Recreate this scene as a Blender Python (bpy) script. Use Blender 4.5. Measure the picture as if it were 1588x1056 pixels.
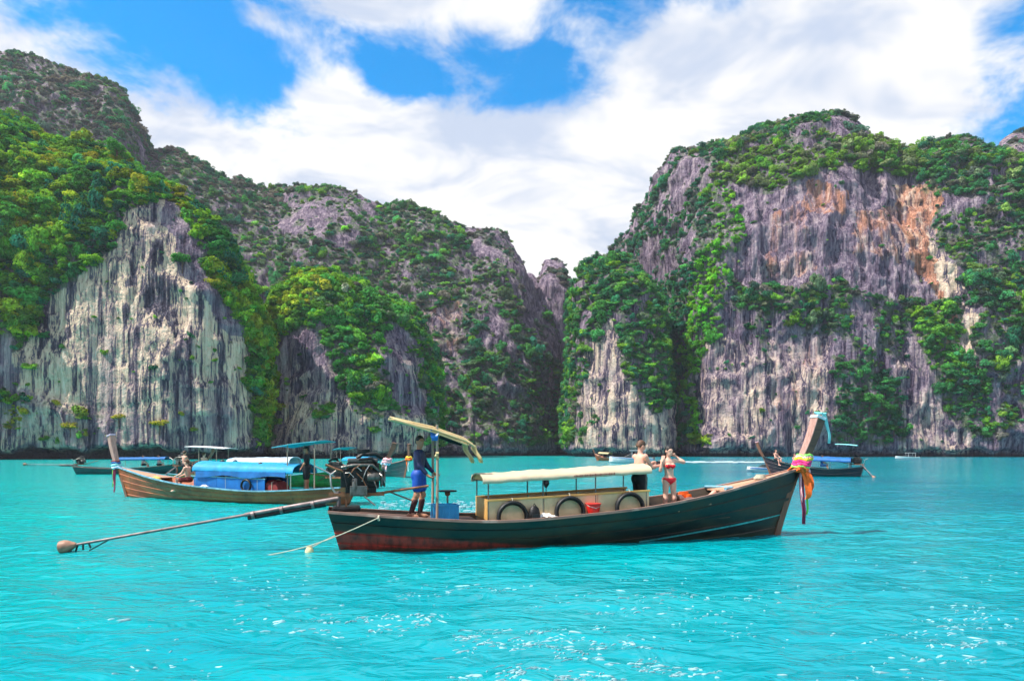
import bpy, bmesh, math, random
import numpy as np
from mathutils import Vector, Matrix

for o in list(bpy.data.objects):
    bpy.data.objects.remove(o)
scn = bpy.context.scene
COL = scn.collection
random.seed(7)
R = math.radians

# ------------------------------------------------------------------ camera
FPX, HX, HY, CAMZ = 1058.0, 794.0, 700.0, 2.0      # focal length and horizon of the photograph, in its pixels
cam = bpy.data.cameras.new('camera')
cam.sensor_width = 36.0
cam.lens = 36.0 * FPX / 1588.0
cam.shift_y = (HY - 528.0) / 1588.0
cam.clip_start = 0.1
cam.clip_end = 20000.0
camo = bpy.data.objects.new('camera', cam)
camo.location = (0, 0, CAMZ)
camo.rotation_euler = (R(90), 0, 0)
COL.objects.link(camo)
scn.camera = camo

# ------------------------------------------------------------------ sun, sky, exposure
SUN_AZ, SUN_EL = 250.0, 56.0        # compass bearing of the sun (0 = +y, 90 = +x) and its height
sv = Vector((math.sin(R(SUN_AZ)) * math.cos(R(SUN_EL)), math.cos(R(SUN_AZ)) * math.cos(R(SUN_EL)), math.sin(R(SUN_EL))))
sun = bpy.data.lights.new('sun', 'SUN')
sun.energy = 4.4
sun.angle = R(0.6)
sun.color = (1.0, 0.95, 0.86)
suno = bpy.data.objects.new('sun', sun)
suno.rotation_euler = sv.to_track_quat('Z', 'Y').to_euler()
suno.location = (-60, -20, 120)
COL.objects.link(suno)

scn.view_settings.view_transform = 'Standard'
scn.view_settings.look = 'None'
scn.view_settings.exposure = 1.0
scn.view_settings.gamma = 1.0
scn.view_settings.use_curve_mapping = False
scn.cycles.max_bounces = 4
scn.cycles.diffuse_bounces = 2
scn.cycles.glossy_bounces = 2
scn.cycles.transmission_bounces = 4
scn.cycles.transparent_max_bounces = 6
scn.cycles.use_adaptive_sampling = True
scn.cycles.adaptive_threshold = 0.03
scn.cycles.caustics_reflective = False
scn.cycles.caustics_refractive = False
scn.cycles.sample_clamp_indirect = 4.0


class NT:
    """small helper to write node trees"""
    def __init__(self, tree):
        self.t = tree
        self.n = tree.nodes
        self.l = tree.links

    def node(self, kind, **kw):
        nd = self.n.new(kind)
        for k, v in kw.items():
            setattr(nd, k, v)
        return nd

    def put(self, sock, v):
        if isinstance(v, bpy.types.NodeSocket):
            self.l.new(v, sock)
        elif v is not None:
            sock.default_value = v

    def math(self, op, a, b=None, c=None, clamp=False):
        nd = self.node('ShaderNodeMath', operation=op, use_clamp=clamp)
        self.put(nd.inputs[0], a)
        if b is not None:
            self.put(nd.inputs[1], b)
        if c is not None:
            self.put(nd.inputs[2], c)
        return nd.outputs[0]

    def vmath(self, op, a, b=None):
        nd = self.node('ShaderNodeVectorMath', operation=op)
        self.put(nd.inputs[0], a)
        if b is not None:
            self.put(nd.inputs[1], b)
        return nd.outputs['Value'] if op in ('LENGTH', 'DISTANCE', 'DOT_PRODUCT') else nd.outputs[0]

    def noise(self, vec, scale, detail=4.0, rough=0.55, dist=0.0, lac=2.0):
        nd = self.node('ShaderNodeTexNoise')
        self.put(nd.inputs['Vector'], vec)
        nd.inputs['Scale'].default_value = scale
        nd.inputs['Detail'].default_value = detail
        nd.inputs['Roughness'].default_value = rough
        nd.inputs['Distortion'].default_value = dist
        nd.inputs['Lacunarity'].default_value = lac
        return nd.outputs[0]

    def smooth(self, v, lo, hi, a=0.0, b=1.0):
        nd = self.node('ShaderNodeMapRange', interpolation_type='SMOOTHSTEP')
        self.put(nd.inputs[0], v)
        nd.inputs[1].default_value = lo
        nd.inputs[2].default_value = hi
        nd.inputs[3].default_value = a
        nd.inputs[4].default_value = b
        return nd.outputs[0]

    def mix(self, f, a, b, blend='MIX'):
        nd = self.node('ShaderNodeMix', data_type='RGBA', blend_type=blend)
        self.put(nd.inputs[0], f)
        self.put(nd.inputs[6], rgba(a))
        self.put(nd.inputs[7], rgba(b))
        return nd.outputs[2]

    def ramp(self, f, stops):
        nd = self.node('ShaderNodeValToRGB')
        self.put(nd.inputs[0], f)
        e = nd.color_ramp.elements
        while len(e) < len(stops):
            e.new(0.5)
        for el, (p, c) in zip(e, stops):
            el.position = p
            el.color = rgba(c)
        return nd.outputs[0]

    def scale(self, vec, s):
        return self.vmath('MULTIPLY', vec, s)


def rgba(c):
    if isinstance(c, bpy.types.NodeSocket) or c is None:
        return c
    if isinstance(c, (int, float)):
        return (c, c, c, 1.0)
    return (c[0], c[1], c[2], 1.0) if len(c) == 3 else c


world = bpy.data.worlds.new('World')
scn.world = world
world.use_nodes = True
world.cycles.sampling_method = 'MANUAL'
world.cycles.sample_map_resolution = 256
wt = NT(world.node_tree)
for nd in list(wt.n):
    wt.n.remove(nd)
sky = wt.node('ShaderNodeTexSky', sky_type='NISHITA')
sky.sun_disc = False
sky.sun_elevation = R(SUN_EL)
sky.sun_rotation = R(SUN_AZ)
sky.altitude = 0
sky.air_density = 1.0
sky.dust_density = 0.2
sky.ozone_density = 3.0
hs = wt.node('ShaderNodeHueSaturation')
hs.inputs['Hue'].default_value = 0.492
hs.inputs['Saturation'].default_value = 1.75
hs.inputs['Value'].default_value = 1.55
wt.l.new(sky.outputs[0], hs.inputs['Color'])
tc = wt.node('ShaderNodeTexCoord')
dirv = tc.outputs['Generated']
sep = wt.node('ShaderNodeSeparateXYZ')
wt.l.new(dirv, sep.inputs[0])
# clouds float on a flat layer overhead, seen in perspective
inv = wt.math('DIVIDE', 1.0, wt.math('ADD', wt.math('MAXIMUM', sep.outputs[2], 0.0), 0.32))
cmb = wt.node('ShaderNodeCombineXYZ')
wt.put(cmb.inputs[0], wt.math('MULTIPLY', sep.outputs[0], inv))
wt.put(cmb.inputs[1], wt.math('MULTIPLY', sep.outputs[1], inv))
lay = cmb.outputs[0]
n1 = wt.noise(lay, 2.2, 6, 0.58, 0.3)
n2 = wt.noise(wt.vmath('ADD', lay, (3.7, 1.2, 0.0)), 6.5, 5, 0.62, 0.3)
cov = wt.math('ADD', wt.math('MULTIPLY', n1, 1.0), wt.math('MULTIPLY', wt.math('SUBTRACT', n2, 0.5), 0.85))
cov = wt.math('ADD', cov, 0.17)


def pixdir(px, py):
    return Vector(((px - HX) / FPX, 1.0, (HY - py) / FPX)).normalized()


# holes and banks of the cloud cover, by their bearing and height in the sky
for (px, py, rx, ry, amt) in ((330, 115, 230, 90, -.33), (210, 60, 130, 80, -.27), (690, 130, 170, 60, -.27), (905, 105, 80, 120, -.30),
                              (760, 30, 150, 45, .02), (640, 25, 240, 55, .15), (1270, 110, 280, 160, .44), (1575, 70, 60, 100, -.46),
                              (1090, 10, 110, 40, -.28), (20, 60, 130, 120, .36), (600, 260, 360, 90, .36), (950, 280, 160, 110, .30), (515, 135, 55, 45, .30), (610, 165, 90, 35, .20), (400, 60, 70, 25, .14)):
    d0 = pixdir(px, py)
    k = FPX * d0.y
    dv = wt.vmath('SUBTRACT', dirv, tuple(d0))
    dv = wt.vmath('MULTIPLY', dv, (k / rx, 0.3, k / ry))
    cov = wt.math('ADD', cov, wt.smooth(wt.vmath('LENGTH', dv), 0.25, 1.25, amt, 0.0))
mask = wt.smooth(cov, 0.45, 0.74)
n3 = wt.noise(wt.scale(lay, (1.0, 1.5, 1.0)), 3.2, 4, 0.6, 0.5)
ccol = wt.mix(wt.smooth(n3, 0.36, 0.60), (3.7, 4.25, 5.3), (6.3, 6.25, 6.2))
skyc = wt.mix(mask, hs.outputs[0], ccol)
bg = wt.node('ShaderNodeBackground')
wt.put(bg.inputs[0], skyc)
bg.inputs[1].default_value = 0.085
wo = wt.node('ShaderNodeOutputWorld')
wt.l.new(bg.outputs[0], wo.inputs[0])


# ------------------------------------------------------------------ general helpers
def P(px, py, D):
    """a pixel of the photograph, at a distance, as a point of the place"""
    return Vector(((px - HX) / FPX * D, D, CAMZ - (py - HY) / FPX * D))


def setp(o, **kw):
    for k, v in kw.items():
        if v is not None:
            o[k] = v
    return o


def link_mesh(name, me, mat=None, parent=None, smooth=False):
    if mat is not None and not me.materials:
        me.materials.append(mat)
    if smooth:
        me.polygons.foreach_set('use_smooth', np.ones(len(me.polygons), dtype=bool))
    o = bpy.data.objects.new(name, me)
    COL.objects.link(o)
    if parent is not None:
        o.parent = parent
    return o


def mesh_np(name, verts, faces):
    me = bpy.data.meshes.new(name)
    verts = np.asarray(verts, dtype=np.float32)
    faces = np.asarray(faces, dtype=np.int32)
    me.vertices.add(len(verts))
    me.vertices.foreach_set('co', verts.ravel())
    nf, k = faces.shape
    me.loops.add(nf * k)
    me.loops.foreach_set('vertex_index', faces.ravel())
    me.polygons.add(nf)
    me.polygons.foreach_set('loop_start', np.arange(0, nf * k, k, dtype=np.int32))
    me.update(calc_edges=True)
    me.validate()
    return me


def grid_faces(nu, nv):
    """quads of a grid stored [i * nv + j], i < nu, j < nv"""
    i, j = np.meshgrid(np.arange(nu - 1), np.arange(nv - 1), indexing='ij')
    a = (i * nv + j).ravel()
    return np.stack([a, a + nv, a + nv + 1, a + 1], 1)


def empty(name, loc=(0, 0, 0), rz=0.0, label=None, cat=None, group=None, parent=None):
    o = bpy.data.objects.new(name, None)
    o.empty_display_size = 0.2
    o.location = loc
    o.rotation_euler = (0, 0, rz)
    COL.objects.link(o)
    if parent is not None:
        o.parent = parent
    setp(o, label=label, category=cat, group=group)
    return o


# ---- noise in numpy
def _hash(ix, iy, iz, seed):
    h = (ix.astype(np.int64) * 374761393 + iy.astype(np.int64) * 668265263 + iz.astype(np.int64) * 2147483647 + seed * 974711) & 0xFFFFFFFF
    h = ((h ^ (h >> 13)) * 1274126177) & 0xFFFFFFFF
    h = ((h ^ (h >> 16)) * 2246822519) & 0xFFFFFFFF
    return ((h ^ (h >> 15)) & 0xFFFFFF).astype(np.float32) / 8388607.5 - 1.0


def vnoise(p, seed=0):
    p = np.asarray(p, dtype=np.float32)
    f0 = np.floor(p)
    f = p - f0
    i = f0.astype(np.int64)
    w = f * f * f * (f * (f * 6 - 15) + 10)
    r = 0
    for dx in (0, 1):
        wx = w[:, 0] if dx else 1 - w[:, 0]
        for dy in (0, 1):
            wy = w[:, 1] if dy else 1 - w[:, 1]
            for dz in (0, 1):
                wz = w[:, 2] if dz else 1 - w[:, 2]
                r = r + wx * wy * wz * _hash(i[:, 0] + dx, i[:, 1] + dy, i[:, 2] + dz, seed)
    return r


def fbm(p, octv=4, gain=0.5, lac=2.03, seed=0, ridged=False):
    p = np.asarray(p, dtype=np.float32)
    a, s, t = 1.0, 0.0, 0.0
    for k in range(octv):
        n = vnoise(p, seed + 17 * k)
        if ridged:
            n = 1 - 2 * np.abs(n)
        s = s + a * n
        t += a
        a *= gain
        p = p * lac + 11.3
    return s / t


def smoothstep(x, a, b):
    t = np.clip((x - a) / (b - a), 0, 1)
    return t * t * (3 - 2 * t)


def in_poly(x, y, poly):
    x = np.asarray(x)
    y = np.asarray(y)
    c = np.zeros(x.shape, bool)
    n = len(poly)
    for i in range(n):
        x0, y0 = poly[i]
        x1, y1 = poly[(i + 1) % n]
        if y0 == y1:
            continue
        t = ((y0 > y) != (y1 > y)) & (x < (x1 - x0) * (y - y0) / (y1 - y0) + x0)
        c ^= t
    return c


# ---- materials
MATS = {}


def new_mat(name):
    m = bpy.data.materials.new(name)
    m.use_nodes = True
    t = NT(m.node_tree)
    for nd in list(t.n):
        t.n.remove(nd)
    out = t.node('ShaderNodeOutputMaterial')
    b = t.node('ShaderNodeBsdfPrincipled')
    t.l.new(b.outputs[0], out.inputs[0])
    MATS[name] = m
    return m, t, b, out


def simple(name, col, rough=0.6, metal=0.0, var=0.25, vscale=6.0, bump=0.0, bscale=40.0, spec=0.4, dirt=None):
    """painted, woven or moulded surface with uneven colour and fine relief"""
    m, t, b, out = new_mat(name)
    oc = t.node('ShaderNodeTexCoord').outputs['Object']
    n = t.noise(oc, vscale, 5, 0.6)
    dark = tuple(c * (1 - var) for c in col)
    lite = tuple(min(1, c * (1 + var * 0.6)) for c in col)
    c = t.mix(t.smooth(n, 0.3, 0.7), dark, lite)
    if dirt:
        n2 = t.noise(t.scale(oc, (1, 1, 0.35)), vscale * 0.8, 6, 0.65)
        c = t.mix(t.smooth(n2, 0.52, 0.72), c, dirt)
    t.put(b.inputs['Base Color'], c)
    t.put(b.inputs['Roughness'], t.smooth(t.noise(oc, vscale * 2.3, 3), 0.2, 0.8, max(0.05, rough - 0.12), min(1, rough + 0.12)))
    b.inputs['Metallic'].default_value = metal
    b.inputs['Specular IOR Level'].default_value = spec
    if bump > 0:
        bp = t.node('ShaderNodeBump')
        bp.inputs['Strength'].default_value = bump
        bp.inputs['Distance'].default_value = 0.02
        t.put(bp.inputs['Height'], t.noise(oc, bscale, 4))
        t.l.new(bp.outputs[0], b.inputs['Normal'])
    return m

# ------------------------------------------------------------------ the sea
def sea_material():
    m, t, b, out = new_mat('sea_water')
    geo = t.node('ShaderNodeNewGeometry')
    pos = geo.outputs['Position']
    big = t.noise(t.scale(pos, (1, 1.6, 1)), 0.035, 4, 0.55)
    med = t.noise(t.scale(pos, (0.8, 2.0, 1)), 0.16, 3, 0.5)
    mixv = t.math('ADD', t.math('MULTIPLY', big, 0.7), t.math('MULTIPLY', med, 0.3))
    sp = t.node('ShaderNodeSeparateXYZ')
    t.l.new(pos, sp.inputs[0])
    # sandy bottom deepens rightwards; colour lifted towards the cliffs against their dark reflection
    depth_minus_lift = t.math('ADD', t.math('MULTIPLY', sp.outputs[0], 0.011), t.math('MULTIPLY', sp.outputs[1], -0.0012))
    mixv = t.math('SUBTRACT', mixv, t.math('MINIMUM', t.math('MAXIMUM', depth_minus_lift, -0.2), 0.16))
    col = t.ramp(mixv, ((0.22, (0.0, 0.135, 0.215)), (0.40, (0.0, 0.215, 0.275)), (0.56, (0.0, 0.275, 0.30)), (0.72, (0.0, 0.32, 0.32))))
    t.put(b.inputs['Base Color'], col)
    b.inputs['IOR'].default_value = 1.33
    b.inputs['Roughness'].default_value = 0.16
    b.inputs['Specular IOR Level'].default_value = 0.38
    b.inputs['Specular Tint'].default_value = (0.05, 0.75, 0.9, 1)
    # ripples
    w = t.vmath('ADD', t.scale(pos, (1.0, 1.5, 1.0)), t.scale(t.node('ShaderNodeTexNoise').outputs[1], (0, 0, 0)))
    r1 = t.noise(w, 1.9, 3, 0.5, 0.6)
    r2 = t.noise(t.scale(pos, (1.0, 1.7, 1.0)), 3.2, 3, 0.5, 0.5)
    h = t.math('ADD', t.math('MULTIPLY', r1, 0.085), t.math('MULTIPLY', r2, 0.012))
    bp = t.node('ShaderNodeBump')
    bp.inputs['Strength'].default_value = 1.0
    bp.inputs['Distance'].default_value = 1.0
    t.put(bp.inputs['Height'], h)
    t.l.new(bp.outputs[0], b.inputs['Normal'])
    return m


def wave_z(p):
    q = p * np.array([0.42, 0.75, 1.0])
    q[:, 0] += 0.35 * q[:, 1]
    z = 0.06 * fbm(q, 3, 0.5, seed=3) + 0.035 * fbm(q * 2.6, 3, 0.5, seed=9, ridged=True)
    d = np.hypot(p[:, 0], p[:, 1] - 12)
    return z * (1 - smoothstep(d, 30, 90))


def build_sea():
    def axis(parts):
        a = []
        for s, e, st in parts:
            a.append(np.arange(s, e, st))
        return np.concatenate(a + [[parts[-1][1]]])
    ys = axis(((-60, 0, 4), (0, 4, .5), (4, 22, .13), (22, 45, .35), (45, 120, 1.6), (120, 700, 20), (700, 5000, 300)))
    xs = axis(((-4000, -400, 300), (-400, -80, 20), (-80, -22, 1.2), (-22, 22, .16), (22, 80, 1.2), (80, 400, 20), (400, 4000, 300)))
    X, Y = np.meshgrid(xs, ys, indexing='ij')
    p = np.stack([X.ravel(), Y.ravel(), np.zeros(X.size)], 1)
    p[:, 2] = wave_z(p)
    me = mesh_np('water', p, grid_faces(len(xs), len(ys)))
    o = link_mesh('water', me, sea_material(), smooth=True)
    setp(o, kind='structure', label='turquoise sea water of the bay with pale glints')
    return o


build_sea()


# ------------------------------------------------------------------ limestone cliffs
def rock_material():
    m, t, b, out = new_mat('limestone')
    pos = t.node('ShaderNodeNewGeometry').outputs['Position']
    wob = t.noise(pos, 0.05, 3, 0.5)
    wp = t.vmath('ADD', pos, t.scale(t.node('ShaderNodeCombineXYZ').outputs[0], (0, 0, 0)))
    streak = t.noise(t.scale(wp, (1.0, 1.0, 0.022)), 0.46, 5, 0.68, 0.0)
    fine = t.noise(t.scale(wp, (1.0, 1.0, 0.06)), 1.7, 4, 0.68, 0.1)
    blot = t.noise(pos, 0.09, 4, 0.6)
    at = lambda n: t.node('ShaderNodeAttribute', attribute_name=n)
    pale, rust, moss, wet = (at(n).outputs['Fac'] for n in ('pale', 'rust', 'moss', 'wet'))
    s = t.math('ADD', t.math('MULTIPLY', streak, 0.6), t.math('MULTIPLY', fine, 0.4))
    dark = t.ramp(s, ((0.39, (0.020, 0.014, 0.030)), (0.462, (0.095, 0.068, 0.110)), (0.525, (0.195, 0.148, 0.195)), (0.62, (0.37, 0.295, 0.32))))
    lite = t.ramp(s, ((0.41, (0.028, 0.023, 0.042)), (0.472, (0.12, 0.10, 0.135)), (0.497, (0.44, 0.32, 0.245)), (0.55, (0.66, 0.50, 0.37)), (0.64, (0.73, 0.60, 0.49))))
    rustc = t.ramp(s, ((0.40, (0.10, 0.05, 0.045)), (0.46, (0.28, 0.125, 0.08)), (0.54, (0.47, 0.21, 0.13)), (0.64, (0.58, 0.38, 0.30))))
    pf = t.smooth(t.math('ADD', pale, t.math('MULTIPLY', t.math('SUBTRACT', blot, 0.5), 0.9)), 0.25, 0.75)
    c = t.mix(pf, dark, lite)
    c = t.mix(t.math('MULTIPLY', t.smooth(t.noise(t.scale(pos, (1.0, 1.0, 0.03)), 0.13, 3, 0.6), 0.50, 0.62), 0.6), c, dark)
    rf = t.smooth(t.math('ADD', rust, t.math('MULTIPLY', t.math('SUBTRACT', t.noise(t.scale(pos, (1, 1, 0.10)), 0.30, 4, 0.62), 0.5), 1.3)), 0.38, 0.8)
    c = t.mix(rf, c, rustc)
    mf = t.math('MULTIPLY', moss, t.smooth(t.noise(pos, 0.35, 3, 0.65), 0.36, 0.6))
    c = t.mix(t.math('MULTIPLY', mf, 0.85), c, (0.075, 0.12, 0.05))
    c = t.mix(t.smooth(wet, 0.0, 1.0), c, (0.022, 0.018, 0.022))
    t.put(b.inputs['Base Color'], c)
    b.inputs['Roughness'].default_value = 0.9
    b.inputs['Specular IOR Level'].default_value = 0.2
    bp = t.node('ShaderNodeBump')
    bp.inputs['Strength'].default_value = 0.9
    bp.inputs['Distance'].default_value = 1.0
    hh = t.math('ADD', t.math('MULTIPLY', s, 1.9), t.math('MULTIPLY', t.noise(pos, 1.1, 3, 0.7), 1.0))
    t.put(bp.inputs['Height'], hh)
    t.l.new(bp.outputs[0], b.inputs['Normal'])
    return m


ROCK = rock_material()
PROF = {'steep': (0.0, 0.05, 0.16, 0.46, 1.0), 'slope': (0.0, 0.20, 0.44, 0.74, 1.0), 'wall': (0.0, 0.06, 0.18, 0.40, 1.0), 'belly': (0.0, 0.02, 0.10, 0.38, 1.0)}
TK = np.array((0.0, 0.28, 0.58, 0.86, 1.0))


def catmull(knots, vals, t):
    """Catmull-Rom through vals (n, k) at sorted knots, sampled at t"""
    vals = np.asarray(vals, float)
    knots = np.asarray(knots, float)
    i = np.clip(np.searchsorted(knots, t, side='right') - 1, 0, len(knots) - 2)
    h = (knots[i + 1] - knots[i])
    u = ((t - knots[i]) / h)[:, None]
    m = np.gradient(vals, knots, axis=0)
    h = h[:, None]
    return ((2 * u**3 - 3 * u**2 + 1) * vals[i] + (u**3 - 2 * u**2 + u) * h * m[i] + (-2 * u**3 + 3 * u**2) * vals[i + 1] + (u**3 - u**2) * h * m[i + 1])


def loft(cols, prof, du, nv, back, rough, seed, back_drop=0.35):
    """cliff between its waterline and its crest: one (base px, base distance, crest px, crest py, crest distance[, profile]) for each column"""
    base, crest, pr = [], [], []
    for c in cols:
        base.append(((c[0] - HX) / FPX * c[1], c[1]))
        crest.append(tuple(P(c[2], c[3], c[4])))
        pr.append(PROF[c[5] if len(c) > 5 else prof])
    base, crest, pr = map(np.array, (base, crest, pr))
    mid = (base + crest[:, :2]) / 2
    k = np.concatenate([[0], np.cumsum(np.maximum(np.hypot(*np.diff(mid, axis=0).T), 1.0))])
    nu = int(k[-1] / du) + 2
    t = np.linspace(0, k[-1], nu)
    B, C, PR = catmull(k, base, t), catmull(k, crest, t), catmull(k, pr, t)
    v = np.linspace(0, 1, nv) ** 0.95
    S = np.stack([np.interp(v, TK, PR[i]) for i in range(nu)])            # setback by height
    S = (S + np.roll(S, 1, 1) + np.roll(S, -1, 1)) / 3
    S[:, 0], S[:, -1] = 0, 1
    XY = B[:, None, :] * (1 - S[..., None]) + C[:, None, :2] * S[..., None]
    Z = -3 + (C[:, 2:3] + 3) * v[None, :]
    pts = np.concatenate([XY, Z[..., None]], 2)
    # behind the crest the land goes on and drops away
    dirn = C[:, :2] - B
    dirn = dirn / np.maximum(np.linalg.norm(dirn, axis=1, keepdims=True), 1e-3)
    dirn = dirn * 0.5 + np.array([0, 0.5])
    rows = []
    for f in np.linspace(0, 1, 15)[1:]:
        bk = C.copy()
        bk[:, :2] += dirn * back * f
        bk[:, 2] = C[:, 2] - (C[:, 2] + 3) * (back_drop * f ** 1.3 if f < 0.95 else 1.0)
        rows.append(bk[:, None, :])
    pts = np.concatenate([pts] + rows, 1)
    n1 = pts.shape[1]
    # relief
    g = pts.reshape(-1, 3)
    du_ = np.gradient(pts, axis=0)
    dv_ = np.gradient(pts, axis=1)
    N = np.cross(du_, dv_).reshape(-1, 3)
    N /= np.maximum(np.linalg.norm(N, axis=1, keepdims=True), 1e-6)
    if (N[:, 1].reshape(nu, n1)[:, :nv].mean()) > 0:
        N = -N
    Nh = N.copy()
    Nh[:, 2] *= 0.35
    q = g / 34.0
    warp = np.stack([fbm(g / 26, 2, seed=seed + 40), fbm(g / 26, 2, seed=seed + 41), fbm(g / 26, 2, seed=seed + 42)], 1)
    d = 6.5 * fbm(q * np.array([1, 1, 0.7]) + 0.2 * warp, 3, 0.5, seed=seed)
    d += 3.6 * fbm(g / 13 * np.array([1, 1, 0.6]) + 0.35 * warp, 3, 0.55, seed=seed + 5, ridged=True)
    fl = fbm(np.stack([g[:, 0] / 5.0, g[:, 1] / 5.0, g[:, 2] / 42.0], 1) + 0.3 * warp, 4, 0.6, seed=seed + 9, ridged=True)
    steep = 1 - np.abs(N[:, 2])
    d += 1.7 * fl * steep + 0.7 * steep * fbm(np.stack([g[:, 0] / 2.2, g[:, 1] / 2.2, g[:, 2] / 24.0], 1) + 0.3 * warp, 3, 0.6, seed=seed + 15, ridged=True)
    d += 1.2 * fbm(g / 4.2 * np.array([1, 1, 0.35]), 4, 0.6, seed=seed + 13, ridged=True)
    # ledges
    zz = g[:, 2] / 15 + 2.2 * fbm(g / 30, 3, seed=seed + 21)
    led = (zz - np.floor(zz))
    d += -0.5 * smoothstep(led, 0.2, 1.0) * (0.35 + 0.65 * (fbm(g / 22, 2, seed=seed + 23) > -0.1)) + 0.8
    amp = np.ones((nu, n1)) * rough
    g2 = g + Nh * (d * amp.ravel())[:, None]
    # knobs and pinnacles along the crest
    kn = 2.2 * fbm(g / 7.5, 3, 0.55, seed=seed + 31) * smoothstep(g[:, 2], 8, 40)
    vv = np.broadcast_to(np.concatenate([v, 1 + np.linspace(0, 1, 15)[1:]])[None, :], (nu, n1)).ravel()
    g2[:, 2] += kn * smoothstep(vv, 0.85, 1.0)
    # the sea has undercut the foot of the wall
    nb = fbm(np.stack([g[:, 0] / 9, g[:, 1] / 9, g[:, 2] * 0], 1), 3, seed=seed + 50)
    nz = 1.9 + 1.5 * nb + 0.8 * fbm(np.stack([g[:, 0] / 2.5, g[:, 1] / 2.5, g[:, 2] * 0], 1), 2, seed=seed + 51)
    cut = (1 - smoothstep(g2[:, 2], nz - 0.15, nz + 0.75)) * (2.6 + 1.8 * nb)
    g2 -= np.stack([N[:, 0], N[:, 1], 0 * cut], 1) * (cut * (vv < 0.5))[:, None]
    g2[:, 2] = np.where(vv < 0.02, -3, g2[:, 2])
    return g2.reshape(nu, n1, 3), nv, nz.reshape(nu, n1)


def normals(G):
    N = np.cross(np.gradient(G, axis=0), np.gradient(G, axis=1))
    N /= np.maximum(np.linalg.norm(N, axis=2, keepdims=True), 1e-6)
    if N[:, : G.shape[1] // 2, 1].mean() > 0:
        N = -N
    return N


def proj(G):
    return HX + G[..., 0] / G[..., 1] * FPX, HY + (CAMZ - G[..., 2]) / G[..., 1] * FPX


# ---- leaf clumps that the scrub is made of
def clump_mesh(name, seed, blobs, leaves, leaf, flat=0.8, open_=0.0):
    rs = np.random.RandomState(seed)
    V, F = [], []
    for k in range(blobs):
        if k == 0:
            c, r = np.array([0, 0, 0.25]), 0.62
        else:
            a = rs.rand() * 6.283
            rr = 0.35 + 0.45 * rs.rand()
            c = np.array([math.cos(a) * rr, math.sin(a) * rr, -0.1 + 0.75 * rs.rand()])
            r = 0.26 + 0.26 * rs.rand()
        n = int(leaves * r * r * 2.2)
        d = rs.randn(n, 3)
        d /= np.linalg.norm(d, axis=1, keepdims=True)
        d = d[d[:, 2] > -0.75]
        n = len(d)
        pos = c + d * r * (0.72 + 0.36 * rs.rand(n, 1)) * np.array([1, 1, flat])
        nrm = d * 0.9 + rs.randn(n, 3) * 0.38 + np.array([0, 0, 0.25])
        nrm /= np.linalg.norm(nrm, axis=1, keepdims=True)
        ref = rs.randn(n, 3)
        t1 = np.cross(nrm, ref)
        t1 /= np.linalg.norm(t1, axis=1, keepdims=True)
        t2 = np.cross(nrm, t1)
        s = leaf * (0.6 + 0.8 * rs.rand(n, 1))
        b = len(V)
        q = np.stack([pos - t1 * s, pos + t2 * s * 0.55 - nrm * s * 0.2, pos + t1 * s, pos - t2 * s * 0.55 - nrm * s * 0.2], 1).reshape(-1, 3)
        F.append(np.arange(n * 4).reshape(n, 4) + sum(len(x) for x in V))
        V.append(q)
    return mesh_np(name, np.concatenate(V), np.concatenate(F))


def leaf_material(name, attr='tint', inst=True, col=None):
    m, t, b, out = new_mat(name)
    oc = t.node('ShaderNodeTexCoord').outputs['Object']
    if inst:
        an = t.node('ShaderNodeAttribute', attribute_type='INSTANCER', attribute_name=attr)
        base = an.outputs['Color']
    else:
        base = tuple(col)
    n = t.noise(oc, 2.6, 1, 0.6)
    v = t.smooth(n, 0.3, 0.7, 0.62, 1.35)
    cm = t.node('ShaderNodeVectorMath', operation='SCALE')
    t.put(cm.inputs[0], base)
    t.put(cm.inputs['Scale'], v)
    t.n.remove(b)
    b = t.node('ShaderNodeBsdfDiffuse')
    t.put(b.inputs[0], cm.outputs[0])
    tr = t.node('ShaderNodeBsdfTranslucent')
    t.put(tr.inputs[0], t.mix(1.0, cm.outputs[0], (1.0, 1.0, 0.45), 'MULTIPLY'))
    mx = t.node('ShaderNodeMixShader')
    mx.inputs[0].default_value = 0.36
    t.l.new(b.outputs[0], mx.inputs[1])
    t.l.new(tr.outputs[0], mx.inputs[2])
    t.l.new(mx.outputs[0], out.inputs[0])
    return m


LEAF = leaf_material('scrub_leaves')
PROTO = bpy.data.collections.new('scrub_kinds')
for k, (bl, lv, lf, fl) in enumerate(((7, 330, .115, .8), (9, 330, .105, .7), (6, 300, .13, .95), (11, 260, .10, .6), (5, 280, .14, 1.1))):
    me = clump_mesh('scrub_clump', 100 + k, bl, lv, lf, fl)
    me.materials.append(LEAF)
    PROTO.objects.link(bpy.data.objects.new('scrub_clump', me))


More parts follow.
